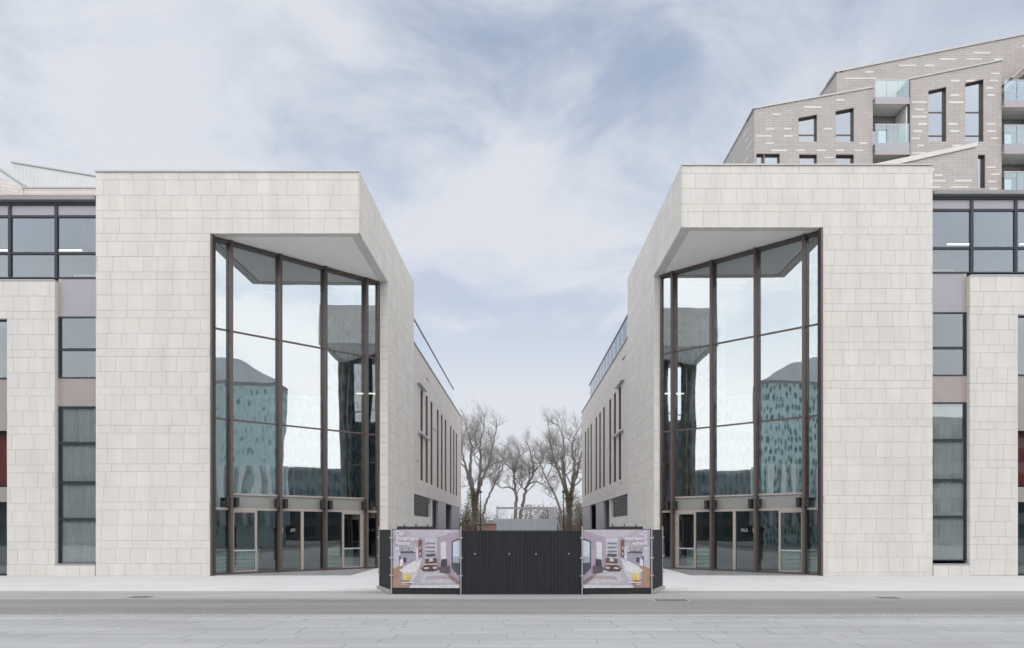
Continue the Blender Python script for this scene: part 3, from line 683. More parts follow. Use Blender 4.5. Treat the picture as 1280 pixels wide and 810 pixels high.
mb = MB(); mb.prism(s5, [(X(15, Y5), 14), (X(15, Y5), Z(203, Y5)), (X(128, Y5), Z(221.6, Y5)), (X(128, Y5), 14)], -.101, -6); mb.build('shed_body', M['shed'], sh)
mb = MB(); mb.prism(s5, [(X(14.5, Y5), Z(203.6, Y5)), (X(14.5, Y5), Z(201.8, Y5)), (X(128, Y5), Z(220.6, Y5)), (X(128, Y5), Z(222.4, Y5))], .12, -6); mb.build('roof_edge', M['coping'], sh)
sh2 = thing('sloping_roof', 'white sloping roof end at the far left above the terrace', 'roof structure', (X(0, 44), 44, 0))
s6 = Frame((0, 44, 0), (1, 0, 0), (0, -1, 0))
mb = MB(); mb.prism(s6, [(X(-60, 44), 13), (X(-60, 44), Z(172, 44)), (X(31, 44), Z(233, 44)), (X(31, 44), 13)], 0, -5); mb.build('wall', M['shed'], sh2)
mb = MB(); mb.prism(s6, [(X(-61, 44), Z(171, 44)), (X(-61, 44), Z(168.5, 44)), (X(33, 44), Z(231.7, 44)), (X(33, 44), Z(234.2, 44))], .1, -5.1); mb.build('roof_edge', M['coping'], sh2)

# ------------------------------------------------------------------ REAR BRICK WINGS along the passage
def rear(s, P):
    side = 'left' if s < 0 else 'right'
    c, sl = P['corner'], P['slope']; Y0, Y1 = 48.52, P['y1']; top = P['top']
    T = thing('brick_wing', P['label'], 'building', (s*8, 60, 0))
    x0 = c-sl*(Y0-D)+.05
    fr = Frame((s*x0, Y0, 0), (-s*sl, 1, 0), (-s, -sl, 0)); L = Y1-Y0
    Yc = [52.4, 54.9, 57.5, 61.3, 64.0, 66.8, 71.0, 73.7, 76.3]; holes = []
    zt, zb = P['wz']
    for yc in Yc: u = yc-Y0; holes.append([(u-.5, zb), (u-.5, zt), (u+.5, zt), (u+.5, zb)])
    mb = MB(); mb.wall(fr, [(0, 4.3), (0, top), (L, top), (L, 4.3)], holes, 0, -.35); bw = mb.build('brick_wall', M['brickr'], T)
    for h in holes:
        a, b2 = h[0][0], h[2][0]
        wn_ = part('window', M['bronze'], T, (a+.002, a+.07, zb, zt, -.30, -.22), (b2-.07, b2-.002, zb, zt, -.30, -.22), (a+.07, b2-.07, (zt+zb)/2-.25, (zt+zb)/2+.25, -.30, -.20), (a+.07, b2-.07, zb, zb+.07, -.3, -.22), (a+.07, b2-.07, zt-.07, zt, -.3, -.22), fr=fr)
        part('reveal_lining', M['bronze'], wn_, (b2-.022, b2-.002, zb, zt, -.219, .004), (a+.002, a+.022, zb, zt, -.219, .004), fr=fr)
        part('glass_pane', M['glass_slit'], wn_, (a+.07, b2-.07, zb+.07, zt-.07, -.27, -.26), fr=fr)
    r = random.Random(3+s)
    for k in range(150):
        z = 4.6+.45*r.randrange(0, 21)+.05; u = r.uniform(.5, L-2); w_ = r.choice((.5, .9, 1.4))
        if z > top-.3 or any(h[0][0]-.1 < u+w_ and h[2][0]+.1 > u and zb-.2 < z < zt+.1 for h in holes): continue
        piece('pale_brick', fr, u, u+w_, z, z+.13, .012, .03, M['pale'], bw)
    # end wall, roof, coping
    fe = Frame((s*(x0-sl*L), Y1, 0), (s, 0, 0), (0, 1, 0)); mb = MB(); mb.wall(fe, [(0.36, 0), (.36, top), (22, top), (22, 0)], [], 0, -.3); mb.build('end_wall', M['brickr'], T)
    mb = MB(); mb.fbox(fr, 0, L, top, top+.09, .05, -.45); mb.build('coping', M['fascia'], T)
    part('roof', M['coping'], T, (s*(x0+.3), Y0, top-.5, s*(x0+15), Y1-.3, top-.3))
    part('core_wall', M['int_wall'], T, (s*(x0+1.2), Y0, 0, s*(x0+1.4), Y1-.3, top-.5))
    # ground storey: louvres, dark openings, piers, stone plinth
    gl = Frame(fr.p(0, 0, -.25), fr.u, fr.n)
    lou = MB()
    for (a, b2) in ((0, 7.6),):
        z = 2.95
        while z < 4.2: lou.hexa([gl.p(u, zz, d) for zz, q in ((z, 0), (z+.02, 0)) for u, d in ((a, .22), (b2, .22), (b2, .08), (a, .08))]); z += .12
    lv = lou.build('louvre', M['greymetal'], T, kind='stuff')
    part('louvre_back', M['darkmetal'], T, (0, 7.6, 2.9, 4.28, .02, .05), fr=gl)
    part('panel', M['greymetal'], T, (13.4, 19.0, 1.6, 4.28, .02, .2), fr=gl); part('panel', M['greymetal'], T, (24, 31.5, 1.6, 4.28, .02, .2), fr=gl)
    part('plinth', M['stone'], T, (0, 9.2, 0, 2.9, -.02, .22), fr=gl); part('plinth', M['stone'], T, (12.2, 19.5, 0, 1.6, -.02, .22), fr=gl); part('plinth', M['stone'], T, (23.5, L, 0, 1.6, -.02, .22), fr=gl)
    part('pier', M['stone'], T, (9.2, 9.7, 0, 4.28, -.02, .22), fr=gl)
    part('under_beam', M['greymetal'], T, (0, L, 4.285, 4.33, -1.2, .24), fr=gl)
    # glass balustrade round the roof terrace
    bt = P['bal']; bf = Frame(fr.p(0, 0, -.15), fr.u, fr.n); n = 12; Lb = P['bl']
    for k in range(n):
        a, b2 = Lb*k/n, Lb*(k+1)/n
        part('glass_pane', M['glass_b'], T, (a+.03, b2-.03, top+.10, bt-.05, -.01, .01), fr=bf)
        part('baluster', M['silver'], T, (b2-.02, b2+.02, top+.10, bt-.06, -.05, -.015), fr=bf)
    part('handrail', M['fascia'], T, (0, Lb+.03, bt-.05, bt+.04, -.05, .05), fr=bf)
    # wall lamp arm beside the first slit window
    part('bracket', M['silver'], T, (1.8, 5.2, zt+.05, zt+.12, .01, .22), fr=fr); part('bracket', M['silver'], T, (2.2, 6.8, (zt+zb)/2-.06, (zt+zb)/2+.06, .01, .2), fr=fr)
    return T
rear(-1, dict(corner=6.96, slope=.0165, y1=81.3, top=13.85, bal=15.65, bl=26.5, wz=(11.55, 5.35), label='brick wing with nine slit windows receding along the left of the passage'))
rear(1, dict(corner=7.0, slope=.0130, y1=80.2, top=14.15, bal=15.9, bl=25.5, wz=(11.75, 5.40), label='brick wing with nine slit windows receding along the right of the passage'))

# ------------------------------------------------------------------ APARTMENT BLOCK behind the right pavilion
AY = 50.0
AP = thing('apartment_block', 'tall taupe brick apartment block with stepped slanting roofs behind the right pavilion', 'building', (X(1110, AY), AY, 0))
af = Frame((0, AY, 0), (1, 0, 0), (0, -1, 0))
def ap(pts, Y=AY): return [(X(a, Y), Z(b, Y)) for a, b in pts]
def awin(q, slant, Y, f, parent, deep=.3, trans=()):
    """window in opening q (4 px points: bl, tl, tr, br), dark reveal, frame and glass"""
    (x0, zb), (x0_, zl), (x1, zr), (x1_, zb_) = ap(q, Y)
    fm = MB(); w_ = .07
    fm.prism(f, [(x0, zb), (x0, zl), (x0+w_, zl+(zr-zl)*w_/(x1-x0)), (x0+w_, zb)], -deep+.05, -deep-.03)
    fm.prism(f, [(x1-w_, zb), (x1-w_, zr-(zr-zl)*w_/(x1-x0)), (x1, zr), (x1, zb)], -deep+.05, -deep-.03)
    fm.prism(f, [(x0+w_, zl+(zr-zl)*w_/(x1-x0)-.09), (x0+w_, zl+(zr-zl)*w_/(x1-x0)), (x1-w_, zr-(zr-zl)*w_/(x1-x0)), (x1-w_, zr-(zr-zl)*w_/(x1-x0)-.09)], -deep+.04, -deep-.03)
    fm.prism(f, [(x0+w_, zb), (x0+w_, zb+.06), (x1-w_, zb+.06), (x1-w_, zb)], -deep+.04, -deep-.03)
    for t in trans: fm.fbox(f, x0+w_, x1-w_, Z(t, Y)-.04, Z(t, Y)+.04, -deep+.03, -deep-.03)
    w1 = fm.build('window', M['bronze'], parent)
    g = MB(); g.prism(f, [(x0+w_, zb+.06), (x0+w_, zl-.03), (x1-w_, zr-.06), (x1-w_, zb+.06)], -deep, -deep-.01); g.build('glass_pane', M['glass_apt'], w1)
    # dark metal lining of the reveal on the far side
    ln = MB(); ln.prism(f, [(x1-.02, zb), (x1-.02, zr-.01), (x1-.001, zr), (x1-.001, zb)], .03, -deep+.05)
    ln.prism(f, [(x0, zl-.04), (x0, zl-.002), (x1-.021, zr-.012), (x1-.021, zr-.05)], .03, -deep+.05); ln.build('reveal_lining', M['bronze'], w1)
M['glass_apt'] = glass('apartment_glazing', (.4, .45, .5), .30, .003, .5, rtint=(.80, .84, .88))
def pale_bricks(f, Y, rows, poly, holes, parent, seed, dens=.5, gap=(11, 13, 15)):
    """pale glazed bricks laid in bands; rows in photo px of this face"""
    r = random.Random(seed); out_ = []
    def inside(x, y):
        c = False; j = len(poly)-1
        for i in range(len(poly)):
            xi, yi = poly[i]; xj, yj = poly[j]
            if (yi > y) != (yj > y) and x < (xj-xi)*(y-yi)/(yj-yi)+xi: c = not c
            j = i
        return c
    xs_ = [p[0] for p in poly]
    for ri, y in enumerate(rows):
        x = min(xs_)+r.uniform(0, 22)+(ri % 2)*12
        while x < max(xs_):
            w_ = r.choice((10, 10, 11, 20, 22)) if r.random() < .9 else 40
            if r.random() < dens+.3 and all(inside(x+a, y+b) for a in (-1.5, w_+1.5) for b in (-3, 2.5)) and not any(h[0]-2 < x+w_ and h[1]+2 > x and h[2]-2 < y < h[3]+3 for h in holes):
                piece('pale_brick', f, X(x, Y), X(x+w_, Y), Z(y+1.1, Y), Z(y-1.1, Y), .012, .03, M['pale'], parent)
            x += w_+r.choice(gap)
# V1: left lower volume
P1 = [(943, 250), (943, 136), (1091, 110), (1091, 250)]
W1 = [[(998, 177), (998, 147.5), (1021, 143), (1021, 177)], [(1044.5, 177), (1044.5, 139), (1067, 134.5), (1067, 177)],
      [(999, 226), (999, 193), (1021, 193), (1021, 226)], [(1045, 226), (1045, 193), (1067, 193), (1067, 226)], [(944, 226), (944, 205.5), (944.5, 192), (974.5, 192), (974.5, 226)]]
mb = MB(); mb.wall(af, [(X(943, AY), 0)]+ap(P1[1:3])+[(X(1091, AY), 0)], [ap(q) for q in W1[:4]]+[ap([(945.5, 226), (945.5, 192), (974.5, 192), (974.5, 226)])], 0, -.4)
v1 = mb.build('brick_wall', M['brick'], AP)
for q, tr_ in zip(W1[:4], ((167,), (167,), (), ())): awin(q, 1, AY, af, AP, .22, tr_)
awin([(945.5, 226), (945.5, 192), (974.5, 192), (974.5, 226)], 0, AY, af, AP, .22); part('window_post', M['bronze'], AP, (X(954, AY), AY-.01, Z(226, AY), X(956, AY), AY+.2, Z(192, AY)))
pale_bricks(af, AY, [y for y in range(116, 204, 9)], P1, [(998, 1021, 140, 177), (1044, 1067, 132, 177), (999, 1021, 190, 226), (1045, 1067, 190, 226), (944, 975, 190, 226)], v1, 5, .62)
# left side face receding
lf = Frame((X(943, AY), AY, 0), (0, 1, 0), (-1, 0, 0))  # side face
mb = MB(); mb.wall(lf, [(.401, 0), (.401, Z(136, AY)), (10, Z(136, AY)), (10, 0)], [], 0.001, -.3); v1s = mb.build('brick_wall', M['brick'], AP)
r = random.Random(9)
for k in range(46):
    u = r.uniform(.3, 8.5); z = 20+.62*r.randrange(0, 15); piece('pale_brick', lf, u, u+r.choice((.55, 1.1)), z, z+.12, .012, .03, M['pale'], v1s)
# V2: rear higher volume
P2 = [(1046, 250), (1046, 90.5), (1330, 34), (1330, 250)]; Y2 = 51.6
a2 = Frame((0, Y2, 0), (1, 0, 0), (0, -1, 0))
mb = MB(); mb.wall(a2, [(X(1046, Y2), 0)]+ap(P2[1:3], Y2)+[(X(1330, Y2), 0)], [], 0, -.4); v2 = mb.build('brick_wall', M['brick'], AP)
l2 = Frame((X(1046, Y2), Y2, 0), (0, 1, 0), (-1, 0, 0)); mb = MB(); mb.wall(l2, [(.401, 0), (.401, Z(90.5, Y2)), (9, Z(90.5, Y2)), (9, 0)], [], .001, -.3); mb.build('brick_wall', M['brick'], AP)
pale_bricks(a2, Y2, [y for y in range(50, 128, 8)], [(1046, 128), (1046, 93), (1330, 36), (1330, 90), (1252, 76), (1137, 97), (1091, 108), (1046, 118)], [], v2, 6, .5)
# V3: middle volume with the tall windows
P3 = [(1137, 250), (1137, 99.5), (1252, 76), (1252, 250)]
W3 = [[(1160.5, 177), (1160.5, 113.5), (1182.5, 108.5), (1182.5, 177)], [(1206.5, 177), (1206.5, 104), (1229, 99), (1229, 177)], [(1222.5, 235), (1222.5, 193.5), (1231, 193.5), (1231, 235)]]
mb = MB(); mb.wall(af, [(X(1137, AY), 0)]+ap(P3[1:3])+[(X(1252, AY), 0)], [ap(q) for q in W3], 0, -.4); v3 = mb.build('brick_wall', M['brick'], AP)
awin(W3[0], 1, AY, af, AP, .22, (138.5, 168)); awin(W3[1], 1, AY, af, AP, .22, (138.5, 168)); awin(W3[2], 0, AY, af, AP, .22)
r = random.Random(17)
for ri, y in enumerate(range(92, 238, 9)):
    segs = ((1139, 1159), (1185, 1205), (1231, 1250)) if 104 < y < 178 else ((1139, 1158), (1160, 1182), (1188, 1204), (1207, 1219), (1233, 1250))
    for a, b2 in segs:
        if y < 100-(a-1137)*.2+7 or r.random() > .66: continue
        wd = r.choice((9, 11, 11, b2-a-1)); u = r.uniform(a, b2-wd)
        piece('pale_brick', af, X(u, AY), X(u+wd, AY), Z(y+1.2, AY), Z(y-1.2, AY), .012, .03, M['pale'], v3)
part('downpipe', M['darkmetal'], AP, (X(1135.2, AY), AY-.05, 18, X(1137.2, AY), AY+.6, Z(99, AY)))
# V5: volume right of the second balcony column (outside the frame) closes the building
mb = MB(); mb.wall(af, [(X(1300, AY), 0), (X(1300, AY), Z(69, AY)), (X(1330, AY), Z(62, AY)), (X(1330, AY), 0)], [], 0, -.4); mb.build('brick_wall', M['brick'], AP)
part('end_wall', M['brick'], AP, (X(1330, AY), AY, 0, X(1330, AY)+.3, AY+12, Z(36, AY)))
# roof edges
for (a, b2, Y, f) in (((941, 136.5), (1092, 110), AY, af), ((1044, 91), (1331, 34), Y2, a2), ((1135, 100), (1253, 76), AY, af)):
    (xa, za), (xb, zb) = ap([a, b2], Y); h = .16 if f is a2 else .10
    mb = MB(); mb.prism(f, [(xa, za), (xa, za+h), (xb, zb+h), (xb, zb)], .07, -1.55); mb.build('roof_edge', M['coping'], AP)
mb = MB(); mb.fbox(lf, -.05, 10, Z(136, AY), Z(136, AY)+.1, .06, -.4); mb.build('roof_edge', M['coping'], AP)
mb = MB(); mb.fbox(l2, 0, 9, Z(90.5, Y2), Z(90.5, Y2)+.14, .06, -.4); mb.build('roof_edge', M['coping'], AP)
# balconies
def balcony(x0, x1, ytop, ybot, slab, parent=AP):
    bl = part('balcony', M['greymetal'], parent, (X(x0, AY), AY-.25, Z(slab, AY), X(x1, AY), AY+1.55, Z(ybot, AY)))
    part('slab_edge', M['brownmetal'], bl, (X(x0, AY), AY-.28, Z(slab, AY)-.2, X(x1, AY), AY-.255, Z(slab, AY)-.02))
    n = 3
    for k in range(n):
        a, b2 = lerp(X(x0, AY), X(x1, AY), k/n), lerp(X(x0, AY), X(x1, AY), (k+1)/n)
        part('glass_pane', M['glass_b'], bl, (a+.02, AY-.22, Z(ybot, AY), b2-.02, AY-.20, Z(ytop, AY)))
    part('handrail', M['silver'], bl, (X(x0, AY), AY-.23, Z(ytop, AY), X(x1, AY), AY-.19, Z(ytop, AY)+.04))
def door_back(x0, x1, yt, yb, parent=AP):
    dr = part('balcony_door', M['bronze'], parent, (X(x0, AY)+.02, AY+1.45, Z(yb, AY), X(x1, AY), AY+1.56, Z(yt, AY)))
    a, b2 = X(x0, AY), X(x1, AY); 
    for k in range(2): part('glass_pane', M['glass_apt'], dr, (lerp(a, b2, k/2)+.12, AY+1.41, Z(yb, AY)+.1, lerp(a, b2, (k+1)/2)-.08, AY+1.43, Z(yt, AY)-.15))
for (x0, x1, rows_) in ((1092, 1134.5, ((103, 124, 129), (158, 181, 192))), (1252.5, 1300, ((103, 127, 133), (159, 182, 191), (217, 240, 250)))):
    for a, b2, c in rows_: balcony(x0, x1, a, b2, c)
    for a, b2 in (((132, 181),) if x0 < 1200 else ((136, 182), (194, 240))):
        part('ceiling', M['soffit'], AP, (X(x0, AY), AY-.2, Z(a-1, AY)+.05, X(x1, AY), AY+1.5, Z(a-1, AY)+.09))
        door_back(x0, x0+.76*(x1-x0), a+15, b2)
        part('side_wall', M['white'], AP, (X(x1, AY)-.08, AY+.02, Z(b2, AY), X(x1, AY)-.01, AY+1.5, Z(a, AY)))
part('ceiling', M['soffit'], AP, (X(1092, AY), AY-.2, Z(193, AY), X(1134.5, AY), AY+1.5, Z(192.2, AY)))
part('brick_wall', M['brickr'], AP, (X(1091.5, AY), AY+.01, 0, X(1136, AY), AY+.3, Z(222, AY)))
# dark sloping canopy at the right edge
mb = MB(); mb.prism(af, ap([(1262, 102), (1280, 86), (1300, 70), (1300, 66), (1283, 80), (1259, 101)]), .4, -1); mb.build('canopy', M['brownmetal'], AP)
mb = MB(); mb.prism(af, ap([(1268, 102), (1300, 76), (1300, 102)]), -.6, -.8); mb.build('canopy_glazing', M['envglass'], AP)
# V4: low front part with sloping parapet
Y4 = 47.5; a4 = Frame((0, Y4, 0), (1, 0, 0), (0, -1, 0))
P4 = [(1085, 300), (1085, 212), (1225, 181.5), (1225, 300)]
mb = MB(); mb.wall(a4, [(X(1085, Y4), 0)]+[(X(1085, Y4), Z(214, Y4)), (X(1219, Y4), Z(184, Y4))]+[(X(1219, Y4), 0)], [], 0, -.4); v4 = mb.build('brick_wall', M['brick'], AP)
pale_bricks(a4, Y4, [190, 198, 205, 212, 219, 226, 234], [(1085, 300), (1085, 218), (1219, 188), (1219, 300)], [], v4, 8, .45)
mb = MB(); mb.prism(a4, [(X(1085, Y4), Z(213.8, Y4)), (X(1085, Y4), Z(207, Y4)), (X(1221, Y4), Z(178.5, Y4)), (X(1221, Y4), Z(183.5, Y4))], .10, -1.0); mb.build('roof_edge', M['stone'], AP)

# ------------------------------------------------------------------ HOARDING
def ribbed(fr, u0, u1, z0, z1, pitch=.105, dep=.018):
    mb = MB(); u = u0; pr = []
    while u < u1-.001:
        for a, d in ((0, 0), (.35, 0), (.45, dep), (.9, dep), (1.0, 0)):
            if u+a*pitch <= u1+1e-6: pr.append((u+a*pitch, d))
        u += pitch
    if u1-pr[-1][0] > 1e-4: pr.append((u1, pr[-1][1]))
    pr = [p for i, p in enumerate(pr) if i == 0 or p[0]-pr[i-1][0] > 1e-5]
    for (a, d), (b2, e2) in zip(pr[:-1], pr[1:]):
        mb.face([fr.p(a, z0, d), fr.p(b2, z0, e2), fr.p(b2, z1, e2), fr.p(a, z1, d)])
        mb.face([fr.p(b2, z0, -.02), fr.p(a, z0, -.02), fr.p(a, z1, -.02), fr.p(b2, z1, -.02)])
    for z in (z0, z1): mb.face([fr.p(u0, z, -.02), fr.p(u1, z, -.02), fr.p(u1, z, 0), fr.p(u0, z, 0)])
    return mb
hy = 24.05
pts = {'a': Vector((-4.74, 26.0, 0)), 'b': Vector((-4.0, hy, 0)), 'c': Vector((-1.83, 23.9, 0)), 'd': Vector((1.92, 23.9, 0)), 'e': Vector((4.10, hy, 0)), 'f': Vector((4.80, 26.0, 0))}
def hf(p, q):
    u = (q-p).normalized(); n = Vector((u.y, -u.x, 0)); return Frame(p, u, n), (q-p).length
# print material
mt, nn, ll, b = newmat('printed_banner'); M['print'] = mt; b.inputs['Roughness'].default_value = .55
at = nn.new('ShaderNodeAttribute'); at.attribute_name = 'print'
nz = nn.new('ShaderNodeTexNoise'); nz.inputs['Scale'].default_value = 9; nz.inputs['Detail'].default_value = 6; tcn = nn.new('ShaderNodeTexCoord'); ll.new(tcn.outputs['Object'], nz.inputs['Vector'])
hs = nn.new('ShaderNodeHueSaturation'); mr = nn.new('ShaderNodeMapRange'); ll.new(nz.outputs[0], mr.inputs[0]); mr.inputs[1].default_value = .3; mr.inputs[2].default_value = .7; mr.inputs[3].default_value = .88; mr.inputs[4].default_value = 1.1
ll.new(mr.outputs[0], hs.inputs['Value']); ll.new(at.outputs['Color'], hs.inputs['Color']); ll.new(hs.outputs[0], b.inputs['Base Color'])
M['dimink'] = mat('grey_vinyl', (.40, .42, .40), .6)
M['ink'] = mat('white_ink', (.80, .79, .82), .6)
def banner(fr, L, mirror, parent):
    """room view print; picture coordinates 0..100 across, 0..100 down"""
    u0, u1, z0, z1 = .03, L-.04, .19, 2.0
    def P(x, y):
        x = 100-x if mirror else x
        return u0+(u1-u0)*x/100, z1-(z1-z0)*y/100
    lay = [  # polygons back to front with ink colours
        ((.46, .42, .50), [(0, 0), (100, 0), (100, 100), (0, 100)]),
        ((.56, .51, .60), [(18, 0), (100, 0), (68, 13), (36, 13)]),
        ((.50, .44, .54), [(0, 0), (20, 0), (38, 14), (38, 60), (0, 68)]),
        ((.60, .57, .66), [(2, 30), (36, 28), (40, 60), (2, 72)]),
        ((.44, .36, .45), [(66, 14), (100, 2), (100, 95), (84, 78), (66, 66)]),
        ((.60, .60, .66), [(49, 14), (66, 14), (66, 66), (49, 60)]),
        ((.70, .70, .74), [(72, 22), (80, 20), (80, 60), (72, 56)]),
        ((.10, .11, .15), [(88, 20), (100, 14), (100, 80), (88, 66)]),
        ((.62, .68, .78), [(90, 22), (100, 17), (100, 56), (90, 56)]),
        ((.36, .44, .52), [(90, 46), (100, 46), (100, 57), (90, 57)]),
        ((.50, .48, .56), [(4, 70), (38, 66), (100, 90), (100, 97), (0, 97)]),
        ((.56, .55, .60), [(46, 70), (74, 70), (92, 92), (42, 92)]),
        ((.44, .38, .42), [(52, 80), (88, 78), (92, 84), (48, 86)]),
        ((.42, .27, .19), [(0, 68), (16, 58), (10, 100), (0, 100)]),
        ((.38, .27, .23), [(6, 86), (30, 84), (26, 100), (4, 100)]),
        ((.62, .61, .64), [(30, 60), (44, 48), (40, 70), (28, 92), (20, 84)]),
        ((.74, .74, .77), [(10, 70), (32, 54), (44, 50), (36, 70), (20, 78)]),
        ((.38, .36, .44), [(12, 36), (34, 36), (34, 52), (18, 60), (12, 60)]),
        ((.035, .04, .055), [(10, 30), (34, 30), (34, 34), (10, 35)]),
        ((.10, .10, .14), [(12, 38), (33, 37), (33, 40), (12, 41)]),
        ((.07, .07, .12), [(16, 48), (21, 48), (21, 56), (16, 57)]),
        ((.10, .08, .10), [(10, 46), (12, 45), (12, 60), (10, 60)]),
        ((.78, .75, .78), [(11, 52), (16, 50), (16, 62), (11, 63)]),
        ((.62, .60, .68), [(35, 30), (39, 30), (39, 56), (35, 56)]),
        ((.26, .08, .07), [(39, 18), (44, 17), (44, 26), (39, 26)]), ((.28, .11, .07), [(39, 27), (44, 27), (44, 36), (39, 36)]), ((.22, .08, .07), [(39, 37), (44, 37), (44, 46), (39, 46)]),
        ((.55, .45, .42), [(40.5, 29), (42.5, 29), (42.5, 34), (40.5, 34)]), ((.6, .55, .5), [(40.5, 39), (42.5, 39), (42.5, 44), (40.5, 44)]),
        ((.26, .25, .32), [(50, 22), (64, 22), (64, 24), (50, 24)]), ((.22, .22, .28), [(50, 29), (64, 29), (64, 31), (50, 31)]), ((.20, .2, .26), [(50, 36), (64, 36), (64, 38), (50, 38)]), ((.10, .10, .14), [(50, 42), (64, 41), (65, 45), (50, 46)]),
        ((.14, .09, .10), [(49, 50), (66, 48), (67, 60), (49, 60)]), ((.66, .62, .60), [(55, 50), (60, 48), (61, 54), (55, 55)]),
        ((.10, .06, .06), [(43, 66), (52, 60), (66, 61), (70, 66), (62, 71), (46, 71)]), ((.70, .60, .52), [(45, 59), (66, 58), (68, 60), (45, 60.5)]), ((.68, .58, .56), [(46, 66), (52, 64), (56, 66), (50, 68)]), ((.60, .50, .44), [(60, 64), (66, 63), (68, 66), (62, 68)]),
        ((.06, .06, .09), [(73, 51), (81, 50), (82, 66), (84, 73), (72, 72)]), ((.12, .10, .13), [(70, 64), (86, 62), (86, 74), (71, 73)]),
        ((.30, .20, .19), [(84, 76), (100, 88), (100, 95), (84, 80)]),
        ((.10, .10, .12), [(88, 56), (100, 60), (100, 61.5), (88, 57.5)]), ((.10, .1, .12), [(92, 58), (93, 58), (93, 72), (92, 72)]), ((.10, .1, .12), [(96, 59), (97, 59), (97, 76), (96, 76)]),
        ((.76, .76, .79), [(0, 95), (100, 94), (100, 100), (0, 100)]) if False else ((.66, .66, .70), [(26, 96), (100, 94), (100, 100), (26, 100)]),
        ((.78, .58, .16), [(17, 75), (27, 75), (27, 87), (17, 87)]), ((.80, .74, .50), [(17, 75), (18.4, 75), (18.4, 87), (17, 87)]), ((.36, .28, .12), [(20, 83.4), (26, 83.4), (26, 84.2), (20, 84.2)]),
    ]
    mb = MB()
    for k, (c, poly) in enumerate(lay):
        mb.face([fr.p(*P(x, y), .020+.0012*k) for x, y in poly], c=c)
    mb.build('printed_picture', M['print'], parent)
    d = .020+.0012*len(lay)
    for txt, y in (('Our', 10), ('Showroom', 18.5), ('Penthe', 27), ('remaining', 35.5)):
        u, z = P(5, y); text_mesh('lettering', txt, .205, fr, u, z, d, M['ink'], parent, mirror, wid=.78)
    u, z = P(14, 92.5); text_mesh('lettering', '0207 400 5000', .10, fr, u, z, d, M['ink'], parent, mirror, wid=.75) if False else None
    mbl = MB()
    for q in (((14, 90), (33, 90), (33, 91.2), (14, 91.2)), ((14, 93), (22, 93), (22, 94), (14, 94))): mbl.face([fr.p(*P(x, y), d) for x, y in q])
    mbl.build('small_print', M['ink'], parent)
for (p, q, mir, lab) in (('b', 'c', False, 'hoarding panel left of the black gate printed with a living room picture'), ('d', 'e', True, 'hoarding panel right of the black gate printed with the mirrored living room picture')):
    fr, L = hf(pts[p], pts[q]); T = thing('printed_hoarding', lab, 'hoarding', tuple((pts[p]+pts[q])/2), 'printed hoarding panels')
    mb = MB(); mb.fbox(fr, 0.0, L, .0, 2.02, -.03, .012); mb.build('board', M['hoard'], T)
    mb = MB(); mb.fbox(fr, 0.0, L, .02, .18, .0125, .028); mb.build('kickboard', M['hoard'], T)
    banner(fr, L, mir, T)
for (p, q, lab) in (('a', 'b', 'black ribbed return panel at the left end of the hoarding'), ('e', 'f', 'black ribbed return panel at the right end of the hoarding')):
    fr, L = hf(pts[p], pts[q]); T = thing('hoarding_return', lab, 'hoarding', tuple((pts[p]+pts[q])/2), 'black hoarding returns')
    ribbed(fr, 0, L, .12, 2.0).build('ribbed_sheet', M['hoard'], T)
    mb = MB(); mb.fbox(fr, .0, L, 0, .115, -.25, .10); mb.build('concrete_foot', M['concrete'], T)
fr, L = hf(pts['c'], pts['d'])
GT = thing('gate', 'wide black corrugated double gate in the middle of the hoarding', 'gate', tuple((pts['c']+pts['d'])/2))
mid = L*.513
for a, b2 in ((.01, mid-.003), (mid+.003, L-.01)):
    lf_ = ribbed(fr, a, b2, .05, 1.93).build('gate_leaf', M['hoard'], GT)
    part('top_rail', M['hoard'], lf_, (a, b2, 1.932, 1.975, -.03, .025), fr=fr); part('bottom_rail', M['hoard'], lf_, (a, b2, .012, .048, -.03, .022), fr=fr)
    for k in range(2): 
        bu = lerp(a, b2, .22+.56*k)
        mb = MB(); mb.fbox(fr, bu-.02, bu+.02, 1.23, 1.27, .018, .035); mb.build('bolt', M['silver'], lf_)
part('meeting_strip', M['hoard'], GT, (mid-.03, mid+.03, .05, 1.93, .019, .026), fr=fr)
part('ground_rail', M['hoard'], GT, (-.2, L+.2, 0, .011, -.05, .05), fr=fr)
for (pp, lab) in (('a', 'galvanised clamp pole at the far left corner of the hoarding'), ('b', 'galvanised clamp pole left of the left printed panel'), ('c', 'galvanised clamp pole between left printed panel and gate'), ('d', 'galvanised clamp pole between gate and right printed panel'), ('e', 'galvanised clamp pole right of the right printed panel'), ('f', 'galvanised clamp pole at the far right corner of the hoarding')):
    c = pts[pp]+Vector((0, -.075 if pp in 'bcde' else -.05, 0)); T = thing('fence_pole', lab, 'pole', tuple(c), 'poles of the hoarding')
    mb = MB(); mb.tube(c+Vector((0, 0, 0)), c+Vector((0, 0, 2.10)), .021, k=8); mb.build('pole', M['silver'], T)
    for zz in (.55, 1.1, 1.72):
        mb = MB(); mb.box(c.x-.06, c.y-.03, zz, c.x+.06, c.y-.022, zz+.05); mb.tube(c+Vector((-.04, -.03, zz+.025)), c+Vector((-.04, -.06, zz+.025)), .012, k=6); mb.tube(c+Vector((.04, -.03, zz+.025)), c+Vector((.04, -.06, zz+.025)), .012, k=6); mb.build('clamp', M['silver'], T)
